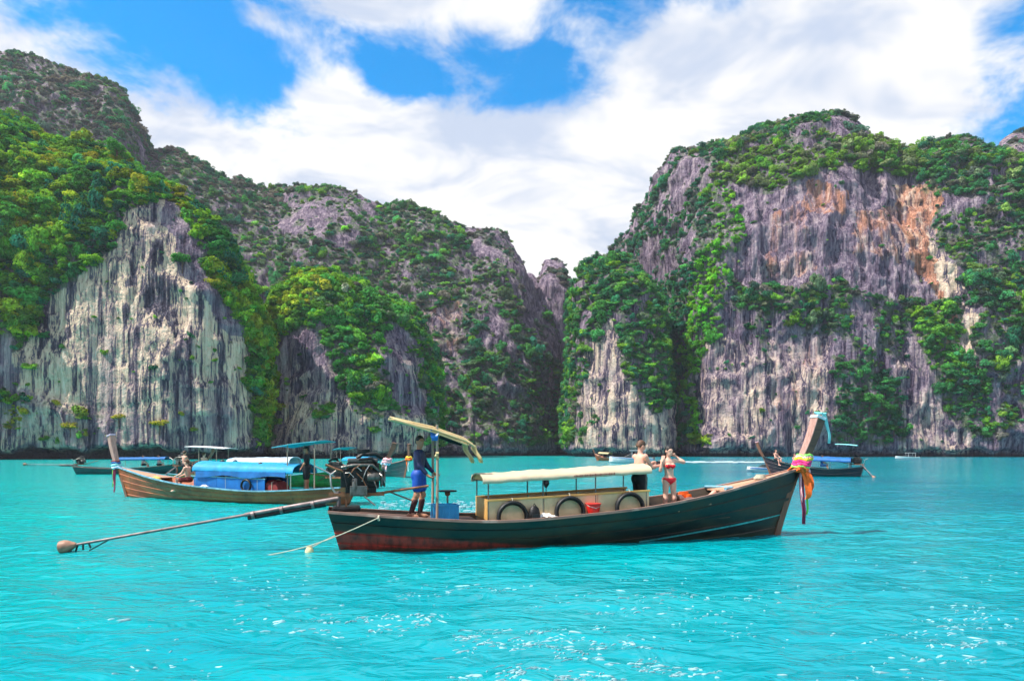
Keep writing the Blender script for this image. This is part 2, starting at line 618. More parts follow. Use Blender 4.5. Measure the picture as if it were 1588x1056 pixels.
def scrub_nodes():
    ng = bpy.data.node_groups.new('grow_scrub', 'GeometryNodeTree')
    ng.interface.new_socket('Geometry', in_out='INPUT', socket_type='NodeSocketGeometry')
    ng.interface.new_socket('Geometry', in_out='OUTPUT', socket_type='NodeSocketGeometry')
    n, l = ng.nodes, ng.links
    gi, go = n.new('NodeGroupInput'), n.new('NodeGroupOutput')
    ci = n.new('GeometryNodeCollectionInfo')
    ci.inputs['Collection'].default_value = PROTO
    ci.inputs['Separate Children'].default_value = True
    ci.inputs['Reset Children'].default_value = True
    ip = n.new('GeometryNodeInstanceOnPoints')
    ip.inputs['Pick Instance'].default_value = True

    def named(nm, ty):
        a = n.new('GeometryNodeInputNamedAttribute')
        a.data_type = ty
        a.inputs['Name'].default_value = nm
        return a.outputs[0]
    l.new(gi.outputs[0], ip.inputs['Points'])
    l.new(ci.outputs[0], ip.inputs['Instance'])
    l.new(named('kind_index', 'INT'), ip.inputs['Instance Index'])
    l.new(named('size', 'FLOAT_VECTOR'), ip.inputs['Scale'])
    er = n.new('FunctionNodeEulerToRotation')
    l.new(named('turn', 'FLOAT_VECTOR'), er.inputs[0])
    l.new(er.outputs[0], ip.inputs['Rotation'])
    l.new(ip.outputs[0], go.inputs[0])
    return ng


SCRUB = scrub_nodes()
GREEN = np.array([0.060, 0.235, 0.050]) * 1.12
DEEP = np.array([0.022, 0.135, 0.085]) * 1.2
LIME = np.array([0.190, 0.370, 0.030]) * 1.1
YELL = np.array([0.360, 0.340, 0.035]) * 1.0
DRAB = np.array([0.165, 0.150, 0.140]) * 1.1
VINE = np.array([0.110, 0.430, 0.030])
TONES = {'g': GREEN, 'd': DEEP, 'l': LIME, 'y': YELL, 'b': DRAB, 'v': VINE}


def zone_field(px, py, zones, key, default, seed, wob=30.0):
    """value of `key` set by the last zone that holds the point; the zone edges are ragged"""
    q = np.stack([px.ravel() / 60, py.ravel() / 60, 0 * px.ravel() + seed], 1)
    wx = (px.ravel() + wob * fbm(q, 4, 0.6, seed=seed)).reshape(px.shape)
    wy = (py.ravel() + wob * fbm(q + 31, 4, 0.6, seed=seed + 2)).reshape(py.shape)
    f = np.full(px.shape, float(default))
    for z in zones:
        if key in z[1]:
            f = np.where(in_poly(wx, wy, z[0]), z[1][key], f)
    return f


def cliff(label, cols, prof, du, nv, back, rough, seed, zones, veg0, tones0, size, npts, scrub_label, wetc=1.0, pale0=0.15, back_drop=.35, name='cliff'):
    G, nvf, nz = loft(cols, prof, du, nv, back, rough, seed, back_drop)
    nu, n1 = G.shape[:2]
    N = normals(G)
    px, py = proj(G)
    pale = zone_field(px, py, zones, 'pale', pale0, seed)
    rust = zone_field(px, py, zones, 'rust', 0.0, seed)
    veg = zone_field(px, py, zones, 'veg', veg0, seed)
    gf = G.reshape(-1, 3)
    # plants take the ledges and gentler ground first
    sl = N[..., 2]
    pat = fbm(gf / 11, 4, 0.6, seed=seed + 70).reshape(nu, n1) + 0.45 * fbm(np.stack([gf[:, 0] / 7, gf[:, 1] / 7, gf[:, 2] / 20], 1), 3, seed=seed + 71).reshape(nu, n1)
    dens = smoothstep(veg * 2.0 - 1.0 + 0.85 * pat + 0.45 * (sl - 0.15), -0.14, 0.24)
    z = G[..., 2]
    dens = dens * smoothstep(z, 2.5, 6)
    wet = (1 - smoothstep(z, nz * 0.8 * wetc, nz * wetc + 1.0)) * 0.9
    me = mesh_np(name, gf, grid_faces(nu, n1))
    for nm, arr in (('pale', pale), ('rust', rust), ('moss', np.clip(dens, 0, 1)), ('wet', wet)):
        a = me.attributes.new(nm, 'FLOAT', 'POINT')
        a.data.foreach_set('value', arr.astype(np.float32).ravel())
    o = link_mesh(name, me, ROCK, smooth=True)
    setp(o, kind='structure', label=label)
    # scatter
    rs = np.random.RandomState(seed)
    A = np.linalg.norm(np.cross(G[1:, :-1] - G[:-1, :-1], G[:-1, 1:] - G[:-1, :-1]), axis=2)
    dc = dens[:-1, :-1]
    front = (px[:-1, :-1] > -260) & (px[:-1, :-1] < 1850)
    jj = np.arange(n1 - 1)[None, :]
    w = A * (dc + 0.02 * (z[:-1, :-1] > 5)) * front * (jj < nvf + 5)
    w = w.ravel() / w.sum()
    pick = rs.choice(w.size, size=npts, p=w)
    i, j = pick // (n1 - 1), pick % (n1 - 1)
    fu, fv = rs.rand(npts, 1), rs.rand(npts, 1)
    pt = G[i, j] * (1 - fu) * (1 - fv) + G[i + 1, j] * fu * (1 - fv) + G[i, j + 1] * (1 - fu) * fv + G[i + 1, j + 1] * fu * fv
    nn = N[i, j]
    sz = size * np.clip(np.exp(0.55 * rs.randn(npts) - 0.12), 0.3, 2.2) * (0.7 + 0.5 * smoothstep(fbm(pt / 16, 2, seed=seed + 80), -0.4, 0.5))
    sz *= zone_field(px, py, zones, 'size', 1.0, seed)[i, j] * (0.5 + 0.5 * dens[i, j])
    pt = pt + nn * np.array([1, 1, .4]) * (sz * 0.22)[:, None]
    # colour: each patch of scrub has its own kinds
    keys = list(TONES)
    tn = fbm(pt / 13, 3, 0.6, seed=seed + 90) + 0.45 * rs.randn(npts)
    order = np.argsort(np.argsort(tn)) / npts
    tz = zone_field(px, py, [(zz[0], {'t': k}) for k, zz in enumerate(zones) if 'tones' in zz[1]], 't', -1, seed)[i, j]
    col = np.zeros((npts, 3))
    for val in np.unique(tz):
        sel = tz == val
        tones = tones0 if val < 0 else zones[int(val)][1]['tones']
        pal = np.array([TONES[c] for c in tones])
        x = np.clip(order[sel], 0, 0.9999) * (len(pal) - 1)
        k = x.astype(int)
        f = (x - k)[:, None]
        col[sel] = pal[k] * (1 - f) + pal[k + 1] * f
    col *= np.exp(0.28 * rs.randn(npts, 1))
    vm = bpy.data.meshes.new('scrub')
    vm.vertices.add(npts)
    vm.vertices.foreach_set('co', pt.astype(np.float32).ravel())
    drape = np.where(rs.rand(npts) < 0.35, 1.0 + 1.3 * rs.rand(npts), 1.0) * np.where(nn[:, 2] < 0.45, 1.0, 0.75)
    s3 = np.stack([sz * (0.9 + 0.4 * rs.rand(npts)), sz * (0.9 + 0.4 * rs.rand(npts)), sz * (0.6 + 0.5 * rs.rand(npts)) * drape], 1)
    turn = np.stack([0.25 * rs.randn(npts), 0.25 * rs.randn(npts), rs.rand(npts) * 6.283], 1)
    for nm, ty, arr in (('size', 'FLOAT_VECTOR', s3), ('turn', 'FLOAT_VECTOR', turn), ('tint', 'FLOAT_VECTOR', col)):
        a = vm.attributes.new(nm, ty, 'POINT')
        a.data.foreach_set('vector', arr.astype(np.float32).ravel())
    a = vm.attributes.new('kind_index', 'INT', 'POINT')
    a.data.foreach_set('value', rs.randint(0, 5, npts).astype(np.int32))
    so = link_mesh('scrub', vm, LEAF)
    md = so.modifiers.new('grow', 'NODES')
    md.node_group = SCRUB
    setp(so, kind='stuff', label=scrub_label)
    return G, N


# left headland with the pale streaked face
A = cliff('left headland cliff with a pale streaked bare face', [
    (-420, 150, -380, 60, 200), (-200, 158, -170, 110, 205), (-60, 165, -30, 172, 212), (40, 170, 60, 224, 210), (120, 172, 125, 240, 205),
    (200, 173, 180, 240, 200), (270, 174, 225, 270, 196), (330, 176, 262, 298, 196), (372, 180, 300, 348, 198), (392, 187, 345, 425, 201),
    (404, 200, 388, 480, 208), (412, 216, 408, 505, 224), (420, 245, 414, 560, 250)], 'belly', 0.55, 150, 60, 0.55, 11,
    [([(-300, 720), (-300, 560), (30, 560), (75, 450), (165, 400), (185, 335), (205, 305), (250, 300), (300, 350), (345, 440), (375, 540), (392, 720)], dict(veg=.17, pale=.72)),
     ([(-300, 720), (-300, 430), (35, 470), (30, 600), (60, 650), (60, 720)], dict(veg=.5, pale=.3)),
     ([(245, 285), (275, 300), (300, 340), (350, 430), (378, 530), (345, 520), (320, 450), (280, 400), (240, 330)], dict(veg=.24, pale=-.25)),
     ([(-300, 640), (395, 640), (395, 698), (-300, 698)], dict(veg=.50, pale=.55, size=.62, tones='yyg')),
     ([(230, 270), (262, 296), (300, 345), (345, 420), (388, 476), (440, 520), (440, 720), (400, 720), (385, 560), (372, 520), (340, 440), (300, 360), (250, 310)], dict(veg=.95, tones='lglyl'))],
    .84, 'ddgglgly', 1.30, 13000, 'green and yellow scrub covering the left headland', 1.0)

# the long ridge behind it
B = cliff('long scrub covered limestone ridge at the back left', [
    (-420, 260, -420, 130, 410), (-260, 262, -260, 100, 405), (-100, 265, -100, 88, 402), (0, 268, 0, 82, 400), (60, 270, 60, 100, 400), (130, 272, 130, 126, 398),
    (185, 274, 196, 160, 395), (215, 276, 214, 208, 400), (270, 278, 270, 234, 402), (330, 280, 330, 264, 405), (380, 282, 380, 286, 406), (420, 284, 425, 299, 408),
    (470, 286, 470, 293, 405), (520, 288, 525, 291, 402), (560, 290, 560, 306, 402), (590, 292, 586, 324, 405), (630, 294, 620, 318, 405), (680, 296, 680, 334, 402),
    (725, 298, 728, 353, 400), (765, 302, 762, 356, 398), (792, 306, 790, 386, 395), (812, 312, 808, 420, 392), (835, 320, 835, 470, 390), (860, 335, 862, 530, 390),
    (885, 352, 885, 600, 395), (900, 375, 900, 660, 410)], 'slope', 0.85, 150, 80, 0.95, 23,
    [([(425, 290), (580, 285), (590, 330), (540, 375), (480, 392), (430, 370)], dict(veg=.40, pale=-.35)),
     ([(-50, 60), (100, 105), (205, 160), (210, 210), (150, 250), (100, 190), (40, 230), (-50, 200)], dict(veg=.62, tones='bbdg')),
     ([(210, 200), (430, 290), (430, 350), (330, 300), (230, 250)], dict(veg=.62, tones='bbdg')),
     ([(725, 345), (770, 345), (850, 440), (880, 560), (840, 540), (800, 440), (760, 400), (720, 380)], dict(veg=.34, tones='bd', pale=.1)),
     ([(640, 460), (720, 480), (720, 560), (640, 580)], dict(veg=.42, rust=.45, pale=.4)),
     ([(770, 460), (800, 520), (830, 560), (800, 570), (760, 500)], dict(veg=.3)),
     ([(640, 650), (900, 660), (900, 720), (640, 720)], dict(veg=.55, pale=.3))],
    .62, 'bddgbgldgb', 1.30, 21000, 'mixed green and brown scrub on the long back ridge', .5, pale0=-.15)

# far stack in the gap
Gp = cliff('far violet rock pinnacle standing in the gap', [
    (790, 400, 800, 430, 440), (815, 395, 822, 425, 436), (835, 392, 838, 434, 432), (845, 390, 845, 408, 430), (860, 390, 858, 403, 430), (872, 392, 871, 407, 430),
    (882, 396, 879, 440, 434), (890, 402, 884, 500, 440), (905, 420, 898, 590, 450)], 'wall', 0.9, 90, 40, 0.55, 37,
    [], .30, 'bbd', 1.5, 500, 'sparse scrub on the far rock pinnacle', .5, pale0=.0)

# buttress in front of the ridge
Cc = cliff('rounded buttress with grey rock foot in front of the back ridge', [
    (400, 235, 424, 540, 250), (408, 212, 430, 490, 240), (430, 203, 450, 445, 234), (470, 200, 488, 420, 233), (530, 200, 540, 432, 236), (590, 203, 598, 470, 240),
    (628, 208, 628, 492, 243), (648, 217, 646, 530, 249), (657, 236, 654, 590, 264), (664, 262, 660, 650, 285)], 'wall', 0.6, 110, 50, 0.75, 47,
    [([(405, 520), (500, 505), (515, 560), (505, 640), (560, 720), (400, 720)], dict(veg=.2, pale=.40)),
     ([(510, 570), (545, 590), (570, 720), (500, 720)], dict(veg=.3, pale=.45)),
     ([(590, 500), (650, 520), (670, 720), (600, 720), (610, 600)], dict(veg=.38, pale=.35)),
     ([(400, 630), (670, 640), (670, 720), (400, 720)], dict(veg=.28, pale=.62, size=.7)),
     ([(400, 400), (520, 400), (450, 500), (420, 540)], dict(veg=.95, tones='gly'))],
    .74, 'dgglgb', 1.22, 6500, 'green scrub on the rounded buttress', .7)

# narrow tower right of the gap
Dd = cliff('narrow rock tower right of the gap', [
    (882, 325, 898, 500, 345), (888, 290, 910, 424, 312), (905, 270, 924, 408, 302), (945, 260, 944, 404, 298), (1000, 257, 968, 411, 297), (1028, 259, 990, 458, 296),
    (1043, 267, 1016, 552, 294), (1049, 285, 1036, 618, 308), (1052, 310, 1046, 675, 326)], 'wall', 0.65, 130, 40, 0.62, 59,
    [([(880, 720), (895, 620), (922, 500), (945, 480), (962, 560), (985, 600), (1000, 650), (1050, 620), (1055, 720)], dict(veg=.27, pale=.58)),
     ([(880, 640), (905, 640), (895, 720), (875, 720)], dict(veg=.6)),
     ([(885, 420), (905, 410), (915, 520), (890, 600)], dict(veg=.45, pale=.1))],
    .64, 'dgdgdlgb', 1.2, 4200, 'green scrub on the narrow rock tower', .5)

# the great wall on the right
E = cliff('great limestone wall with rust stains on the right', [
    (1022, 360, 915, 450, 430), (1032, 335, 950, 398, 402), (1046, 305, 1000, 324, 372), (1062, 286, 1044, 234, 346), (1085, 272, 1084, 230, 337), (1115, 266, 1128, 222, 333),
    (1155, 264, 1165, 203, 331), (1200, 262, 1215, 196, 330), (1250, 260, 1268, 187, 330), (1300, 258, 1308, 190, 328), (1345, 258, 1338, 220, 325), (1390, 258, 1375, 223, 321),
    (1430, 256, 1410, 240, 317), (1480, 252, 1445, 229, 314), (1530, 250, 1475, 222, 312), (1580, 248, 1520, 242, 310), (1640, 245, 1588, 256, 308), (1760, 238, 1700, 250, 300),
    (1900, 225, 1850, 200, 290)], 'wall', 0.68, 200, 60, 0.9, 71,
    [([(930, 390), (1050, 230), (1110, 235), (1085, 400), (1050, 520), (960, 440)], dict(veg=.46, tones='bddg', pale=.1)),
     ([(950, 440), (1080, 420), (1070, 720), (1000, 720)], dict(veg=.9, tones='ddg')),
     ([(1115, 290), (1200, 280), (1300, 262), (1400, 262), (1450, 320), (1475, 420), (1500, 500), (1530, 580), (1500, 600), (1440, 480), (1290, 440), (1150, 450), (1110, 400)], dict(veg=.20, pale=.26, rust=.24)),
     ([(1385, 280), (1450, 295), (1465, 400), (1490, 480), (1530, 600), (1500, 600), (1455, 470), (1420, 400), (1395, 380)], dict(rust=.68, pale=.6)),
     ([(1245, 280), (1320, 280), (1310, 340), (1240, 335)], dict(rust=.60)),
     ([(1195, 320), (1240, 310), (1250, 420), (1200, 430)], dict(rust=.50, pale=.3)),
     ([(1330, 320), (1400, 320), (1400, 395), (1320, 400)], dict(rust=.54, pale=.42)),
     ([(1450, 330), (1480, 420), (1530, 580), (1555, 640), (1530, 640), (1490, 540), (1460, 440)], dict(pale=.95, rust=0, veg=.1)),
     ([(1085, 720), (1085, 560), (1110, 525), (1280, 530), (1300, 600), (1280, 720)], dict(veg=.25, pale=.45)),
     ([(1200, 540), (1300, 540), (1290, 620), (1200, 640)], dict(rust=.38)),
     ([(1395, 720), (1402, 540), (1440, 510), (1480, 600), (1510, 720)], dict(veg=.2, pale=.45)),
     ([(1510, 590), (1900, 560), (1900, 720), (1500, 720)], dict(veg=.34, pale=.2)),
     ([(1410, 480), (1470, 470), (1530, 600), (1530, 680), (1480, 660)], dict(veg=.9, tones='dgl')),
     ([(1290, 580), (1405, 570), (1405, 700), (1290, 690)], dict(veg=.85, tones='dgdg')),
     ([(1060, 720), (1058, 560), (1075, 450), (1100, 360), (1130, 235), (1160, 245), (1140, 360), (1120, 480), (1090, 600), (1085, 720)], dict(veg=1.0, tones='vlvg', size=.85)),
     ([(1120, 215), (1420, 225), (1420, 265), (1300, 262), (1180, 290), (1120, 290)], dict(veg=.85, tones='glbl')),
     ([(1270, 185), (1345, 190), (1340, 222), (1280, 215)], dict(veg=.4, tones='bd')),
     ([(1060, 670), (1095, 665), (1095, 700), (1060, 700)], dict(veg=.9, tones='lyl'))],
    .59, 'dgdbgdglb', 1.15, 20000, 'green scrub and vines on the great right wall', .5, pale0=.15)

# a corner of the next rock
Hh = cliff('bare rock peak at the far right edge', [
    (1540, 330, 1546, 262, 395), (1550, 326, 1553, 232, 392), (1565, 325, 1562, 215, 390), (1595, 325, 1588, 207, 390), (1640, 325, 1630, 200, 390), (1700, 326, 1690, 230, 392), (1760, 330, 1740, 280, 395)],
    'wall', 0.9, 90, 40, 0.5, 83, [], .2, 'bd', 2.0, 120, 'sparse scrub on the far right peak', .5, pale0=.35)

# ------------------------------------------------------------------ mesh builder for the made things
class MB:
    def __init__(self):
        self.v, self.f = [], []

    def add(self, verts, faces):
        b = len(self.v)
        self.v += [tuple(p) for p in verts]
        self.f += [tuple(i + b for i in f) for f in faces]
        return self

    def box(self, c, s, rot=None):
        x, y, z = s[0] / 2, s[1] / 2, s[2] / 2
        pts = [Vector(p) for p in ((-x, -y, -z), (x, -y, -z), (x, y, -z), (-x, y, -z), (-x, -y, z), (x, -y, z), (x, y, z), (-x, y, z))]
        if rot is not None:
            pts = [rot @ p for p in pts]
        return self.add([p + Vector(c) for p in pts], [(0, 3, 2, 1), (4, 5, 6, 7), (0, 1, 5, 4), (1, 2, 6, 5), (2, 3, 7, 6), (3, 0, 4, 7)])

    def bar(self, p0, p1, w, h):
        p0, p1 = Vector(p0), Vector(p1)
        d = p1 - p0
        q = d.to_track_quat('X', 'Z').to_matrix()
        return self.box((p0 + p1) / 2, (d.length, w, h), q)

    def rings(self, rings, caps=True, closed=True):
        n = len(rings[0])
        b = []
        f = []
        for r in rings:
            b += list(r)
        for i in range(len(rings) - 1):
            for j in range(n if closed else n - 1):
                k = (j + 1) % n
                f.append((i * n + j, i * n + k, (i + 1) * n + k, (i + 1) * n + j))
        if caps and closed:
            f.append(tuple(range(n))[::-1])
            f.append(tuple((len(rings) - 1) * n + j for j in range(n)))
        return self.add(b, f)

    def tube(self, pts, r, n=8, caps=True):
        pts = [Vector(p) for p in pts]
        rs = r if isinstance(r, (list, tuple)) else [r] * len(pts)
        up = None
        rr = []
        for i, p in enumerate(pts):
            d = (pts[min(i + 1, len(pts) - 1)] - pts[max(i - 1, 0)]).normalized()
            if up is None:
                up = Vector((0, 0, 1)) if abs(d.z) < 0.9 else Vector((1, 0, 0))
            a = d.cross(up)
            if a.length < 1e-5:
                a = d.orthogonal()
            a.normalize()
            b = a.cross(d).normalized()
            up = b
            rr.append([p + (a * math.cos(6.28318 * k / n) + b * math.sin(6.28318 * k / n)) * rs[i] for k in range(n)])
        return self.rings(rr, caps)

    def lathe(self, prof, n=16, mat=None):
        rr = []
        for (r, z) in prof:
            ring = [Vector((r * math.cos(6.28318 * k / n), r * math.sin(6.28318 * k / n), z)) for k in range(n)]
            rr.append([mat @ p for p in ring] if mat is not None else ring)
        return self.rings(rr)

    def ball(self, c, r, n=12, m=8):
        r = (r, r, r) if isinstance(r, (int, float)) else r
        rr = []
        for i in range(m + 1):
            t = math.pi * (i + 0.02) / (m + 0.04)
            rr.append([Vector((c[0] + r[0] * math.sin(t) * math.cos(6.28318 * k / n), c[1] + r[1] * math.sin(t) * math.sin(6.28318 * k / n), c[2] - r[2] * math.cos(t))) for k in range(n)])
        return self.rings(rr)

    def torus(self, c, R1, r2, axis='Y', n=32, m=10):
        rr = []
        for i in range(n + 1):
            a = 6.28318 * i / n
            ring = []
            for k in range(m):
                b = 6.28318 * k / m
                q = ((R1 + r2 * math.cos(b)) * math.cos(a), r2 * math.sin(b) * 1.5, (R1 + r2 * math.cos(b)) * math.sin(a))
                if axis == 'Z':
                    q = (q[0], q[2], q[1])
                elif axis == 'X':
                    q = (q[1], q[0], q[2])
                ring.append(Vector(c) + Vector(q))
            rr.append(ring)
        return self.rings(rr, caps=False)

    def build(self, name, mat, parent=None, smooth=False, bevel=0.0, rec=True):
        me = bpy.data.meshes.new(name)
        me.from_pydata(self.v, [], self.f)
        if rec:
            bm = bmesh.new()
            bm.from_mesh(me)
            bmesh.ops.recalc_face_normals(bm, faces=bm.faces)
            bm.to_mesh(me)
            bm.free()
        if mat is not None:
            me.materials.append(mat)
        if smooth:
            me.polygons.foreach_set('use_smooth', np.ones(len(me.polygons), dtype=bool))
            try:
                me.set_sharp_from_angle(angle=R(45))
            except Exception:
                pass
        o = bpy.data.objects.new(name, me)
        COL.objects.link(o)
        if parent is not None:
            o.parent = parent
        if bevel:
            b = o.modifiers.new('bevel', 'BEVEL')
            b.width = bevel
            b.segments = 2
        return o


def hull_material(name, top, top2, red=None, red_k=(0.0, 0.0), rough=0.35, stain=(0.02, 0.02, 0.015), foot=None):
    m, t, b, out = new_mat(name)
    oc = t.node('ShaderNodeTexCoord').outputs['Object']
    n1 = t.noise(t.scale(oc, (0.5, 1, 1.6)), 1.6, 6, 0.62, 0.4)
    n2 = t.noise(t.scale(oc, (3.2, 3.2, 0.35)), 2.2, 5, 0.65)
    c = t.mix(t.smooth(n1, 0.36, 0.64), top, top2)
    c = t.mix(t.smooth(n2, 0.5, 0.75, 0.0, 0.75), c, stain)
    sp = t.node('ShaderNodeSeparateXYZ')
    t.l.new(oc, sp.inputs[0])
    if red:
        line = t.math('SUBTRACT', red_k[0], t.math('MULTIPLY', sp.outputs[0], red_k[1]))
        v = t.math('ADD', t.math('SUBTRACT', line, sp.outputs[2]), t.math('MULTIPLY', t.math('SUBTRACT', n1, 0.5), 0.14))
        redc = t.mix(t.smooth(n2, 0.40, 0.66), red, tuple(x * 0.35 for x in red))
        c = t.mix(t.smooth(v, -0.03, 0.05), c, redc)
    # weed at the waterline
    wl = t.math('ADD', sp.outputs[2], t.math('MULTIPLY', t.math('SUBTRACT', n1, 0.5), 0.12))
    c = t.mix(t.smooth(wl, 0.03, 0.10, 0.8, 0.0), c, foot or (0.02, 0.03, 0.012))
    t.put(b.inputs['Base Color'], c)
    t.put(b.inputs['Roughness'], t.smooth(n1, 0.3, 0.7, rough - 0.1, rough + 0.2))
    bp = t.node('ShaderNodeBump')
    bp.inputs['Strength'].default_value = 0.35
    bp.inputs['Distance'].default_value = 0.02
    t.put(bp.inputs['Height'], t.noise(t.scale(oc, (0.7, 1, 3.0)), 5.0, 4))
    t.l.new(bp.outputs[0], b.inputs['Normal'])
    return m


def wood_material(name, a, bcol, rough=0.6, grain=(0.6, 8, 8), wear=None):
    m, t, b, out = new_mat(name)
    oc = t.node('ShaderNodeTexCoord').outputs['Object']
    n1 = t.noise(t.scale(oc, grain), 2.4, 5, 0.6, 0.5)
    n2 = t.noise(oc, 2.1, 4, 0.6)
    c = t.mix(t.smooth(n1, 0.33, 0.68), a, bcol)
    if wear:
        c = t.mix(t.smooth(n2, 0.5, 0.68), c, wear)
    t.put(b.inputs['Base Color'], c)
    b.inputs['Roughness'].default_value = rough
    bp = t.node('ShaderNodeBump')
    bp.inputs['Strength'].default_value = 0.3
    bp.inputs['Distance'].default_value = 0.01
    t.put(bp.inputs['Height'], n1)
    t.l.new(bp.outputs[0], b.inputs['Normal'])
    return m


M_HULL = hull_material('dark_green_hull', (0.007, 0.005, 0.005), (0.042, 0.026, 0.013), (0.42, 0.028, 0.016), (0.46, 0.10), 0.40)
M_HULL_BROWN = hull_material('varnished_brown_hull', (0.42, 0.10, 0.022), (0.24, 0.052, 0.016), None, rough=.42, stain=(0.07, 0.035, 0.02))
M_HULL_GREEN = hull_material('olive_green_hull', (0.05, 0.16, 0.02), (0.03, 0.10, 0.018), None, rough=.45)
M_HULL_DUSK = hull_material('dark_maroon_hull', (0.050, 0.022, 0.026), (0.026, 0.020, 0.030), None, rough=.4)
M_HULL_TEAL = hull_material('dark_teal_hull', (0.02, 0.07, 0.075), (0.03, 0.05, 0.06), None, rough=.4)
M_HULL_WHITE = simple('white_gelcoat', (0.58, 0.59, 0.60), 0.25, var=.08, vscale=2)
M_RAIL = wood_material('weathered_pink_brown_rail', (0.33, 0.17, 0.13), (0.20, 0.10, 0.08), .55, wear=(0.44, 0.27, 0.22))
M_RAIL_BLUE = simple('pale_blue_rail_paint', (0.17, 0.36, 0.46), .5, var=.3, dirt=(0.09, 0.13, 0.14))
M_WOOD = wood_material('bleached_deck_wood', (0.50, 0.29, 0.18), (0.34, 0.18, 0.11), .65)
M_WOOD_DK = wood_material('dark_boat_wood', (0.13, 0.065, 0.04), (0.07, 0.035, 0.024), .6)
M_PROW = wood_material('pinkish_prow_wood', (0.44, 0.25, 0.21), (0.30, 0.155, 0.125), .5, grain=(8, 8, 0.6))
M_PROW_DK = wood_material('brown_prow_wood', (0.20, 0.08, 0.045), (0.12, 0.05, 0.03), .5, grain=(8, 8, 0.6))
M_OCHRE = wood_material('ochre_panel_wood', (0.62, 0.35, 0.10), (0.50, 0.25, 0.07), .5)
M_CREAM = simple('cream_panel_paint', (0.62, 0.44, 0.26), .55, var=.18, vscale=2.5, dirt=(0.42, 0.31, 0.18))
M_CANVAS = simple('cream_canvas', (0.50, 0.40, 0.275), .8, var=.10, vscale=3, bump=.3, bscale=14, dirt=(0.42, 0.32, 0.23))
M_BLUE_CANVAS = simple('sky_blue_canvas', (0.008, 0.25, 0.48), .6, var=.22, vscale=2.5, bump=.4, bscale=9)
M_BLUE_CANVAS2 = simple('deep_blue_canvas', (0.010, 0.12, 0.36), .6, var=.25, vscale=2.5, bump=.4, bscale=9)
M_PALE_CANVAS = simple('pale_blue_canvas', (0.50, 0.66, 0.82), .6, var=.15, vscale=2.5)
M_WHITE_CANVAS = simple('white_canvas', (0.55, 0.54, 0.56), .7, var=.1, vscale=3)
M_TEAL_CANVAS = simple('turquoise_canvas', (0.05, 0.30, 0.38), .6, var=.2, vscale=3)
M_BLUE_PANEL = simple('blue_panel_paint', (0.010, 0.13, 0.42), .45, var=.2, vscale=2.5)
M_BLUE_BOX = simple('blue_plastic', (0.02, 0.26, 0.55), .4, var=.15, vscale=4)
M_YELLOW_CANVAS = simple('straw_yellow_canvas', (0.52, 0.40, 0.20), .75, var=.18, vscale=5)
M_BAMBOO = wood_material('straw_bamboo', (0.54, 0.42, 0.22), (0.40, 0.29, 0.13), .5)
M_POLE = wood_material('grey_pole_wood', (0.36, 0.26, 0.19), (0.24, 0.17, 0.13), .6, grain=(8, 8, 0.6))
M_IRON = simple('black_greasy_iron', (0.020, 0.019, 0.020), .42, .5, var=.5, vscale=9, bump=.4)
M_IRON2 = simple('grey_engine_metal', (0.15, 0.14, 0.13), .4, .6, var=.4, vscale=9, bump=.3, dirt=(0.06, 0.045, 0.03))
M_CHROME = simple('worn_steel_pipe', (0.46, 0.42, 0.40), .34, .7, var=.3, vscale=9, dirt=(0.2, 0.1, 0.06))
M_RUST = simple('rusty_steel', (0.26, 0.11, 0.055), .7, .2, var=.4, vscale=8, bump=.4, dirt=(0.10, 0.045, 0.03))
M_SHAFT = simple('greyish_violet_shaft_steel', (0.20, 0.15, 0.15), .5, .4, var=.35, vscale=5, dirt=(0.10, 0.06, 0.05))
M_RUBBER = simple('black_rubber', (0.012, 0.012, 0.014), .55, var=.3, vscale=12, bump=.3)
M_RED = simple('red_plastic', (0.66, 0.02, 0.015), .35, var=.12)
M_RED_DK = simple('maroon_cloth', (0.22, 0.025, 0.025), .7, var=.3)
M_ORANGE = simple('orange_cloth', (0.90, 0.14, 0.015), .7, var=.18, vscale=14, bump=.5, bscale=30)
M_PINK = simple('hot_pink_cloth', (0.70, 0.04, 0.20), .65, var=.2, vscale=14, bump=.5, bscale=30)
M_PALEPINK = simple('pale_pink_flowers', (0.82, 0.42, 0.46), .7, var=.2, vscale=20, bump=.6, bscale=40)
M_LIME = simple('lime_green_cloth', (0.22, 0.70, 0.12), .65, var=.2, vscale=14)
M_YELLOW = simple('yellow_flowers', (0.85, 0.58, 0.05), .7, var=.2, vscale=20, bump=.6, bscale=40)
M_MAROON = simple('dark_crimson_ribbon', (0.20, 0.012, 0.05), .6, var=.3, vscale=10)
M_AQUA = simple('pale_turquoise_ribbon', (0.22, 0.60, 0.62), .6, var=.15, vscale=8)
M_WHITE = simple('white_paint', (0.80, 0.79, 0.77), .45, var=.1)
M_ROPE = simple('pale_rope', (0.50, 0.44, 0.34), .8, var=.25, vscale=20, bump=.5, bscale=80)
M_STRIPE = simple('turquoise_stripe_paint', (0.06, 0.36, 0.36), .4, var=.3, dirt=(0.03, 0.12, 0.12))
M_GLASS = simple('dark_tinted_window', (0.02, 0.03, 0.035), .08, var=.2, spec=.6)


# ------------------------------------------------------------------ long-tail boats
KX = np.array([0, 1.5, 3.4, 5.3, 6.8, 8.3, 10.2, 10.95]) / 10.95
KS = np.array([.83, .70, .60, .70, .83, 1.04, 1.42, 1.60])
KB = np.array([.55, .75, .90, .92, .85, .62, .20, .06])
KK = np.array([-.22, -.32, -.36, -.36, -.34, -.28, -.20, -.12])
KE = np.array([.34, .34, .36, .42, .5, .66, .9, 1.0])


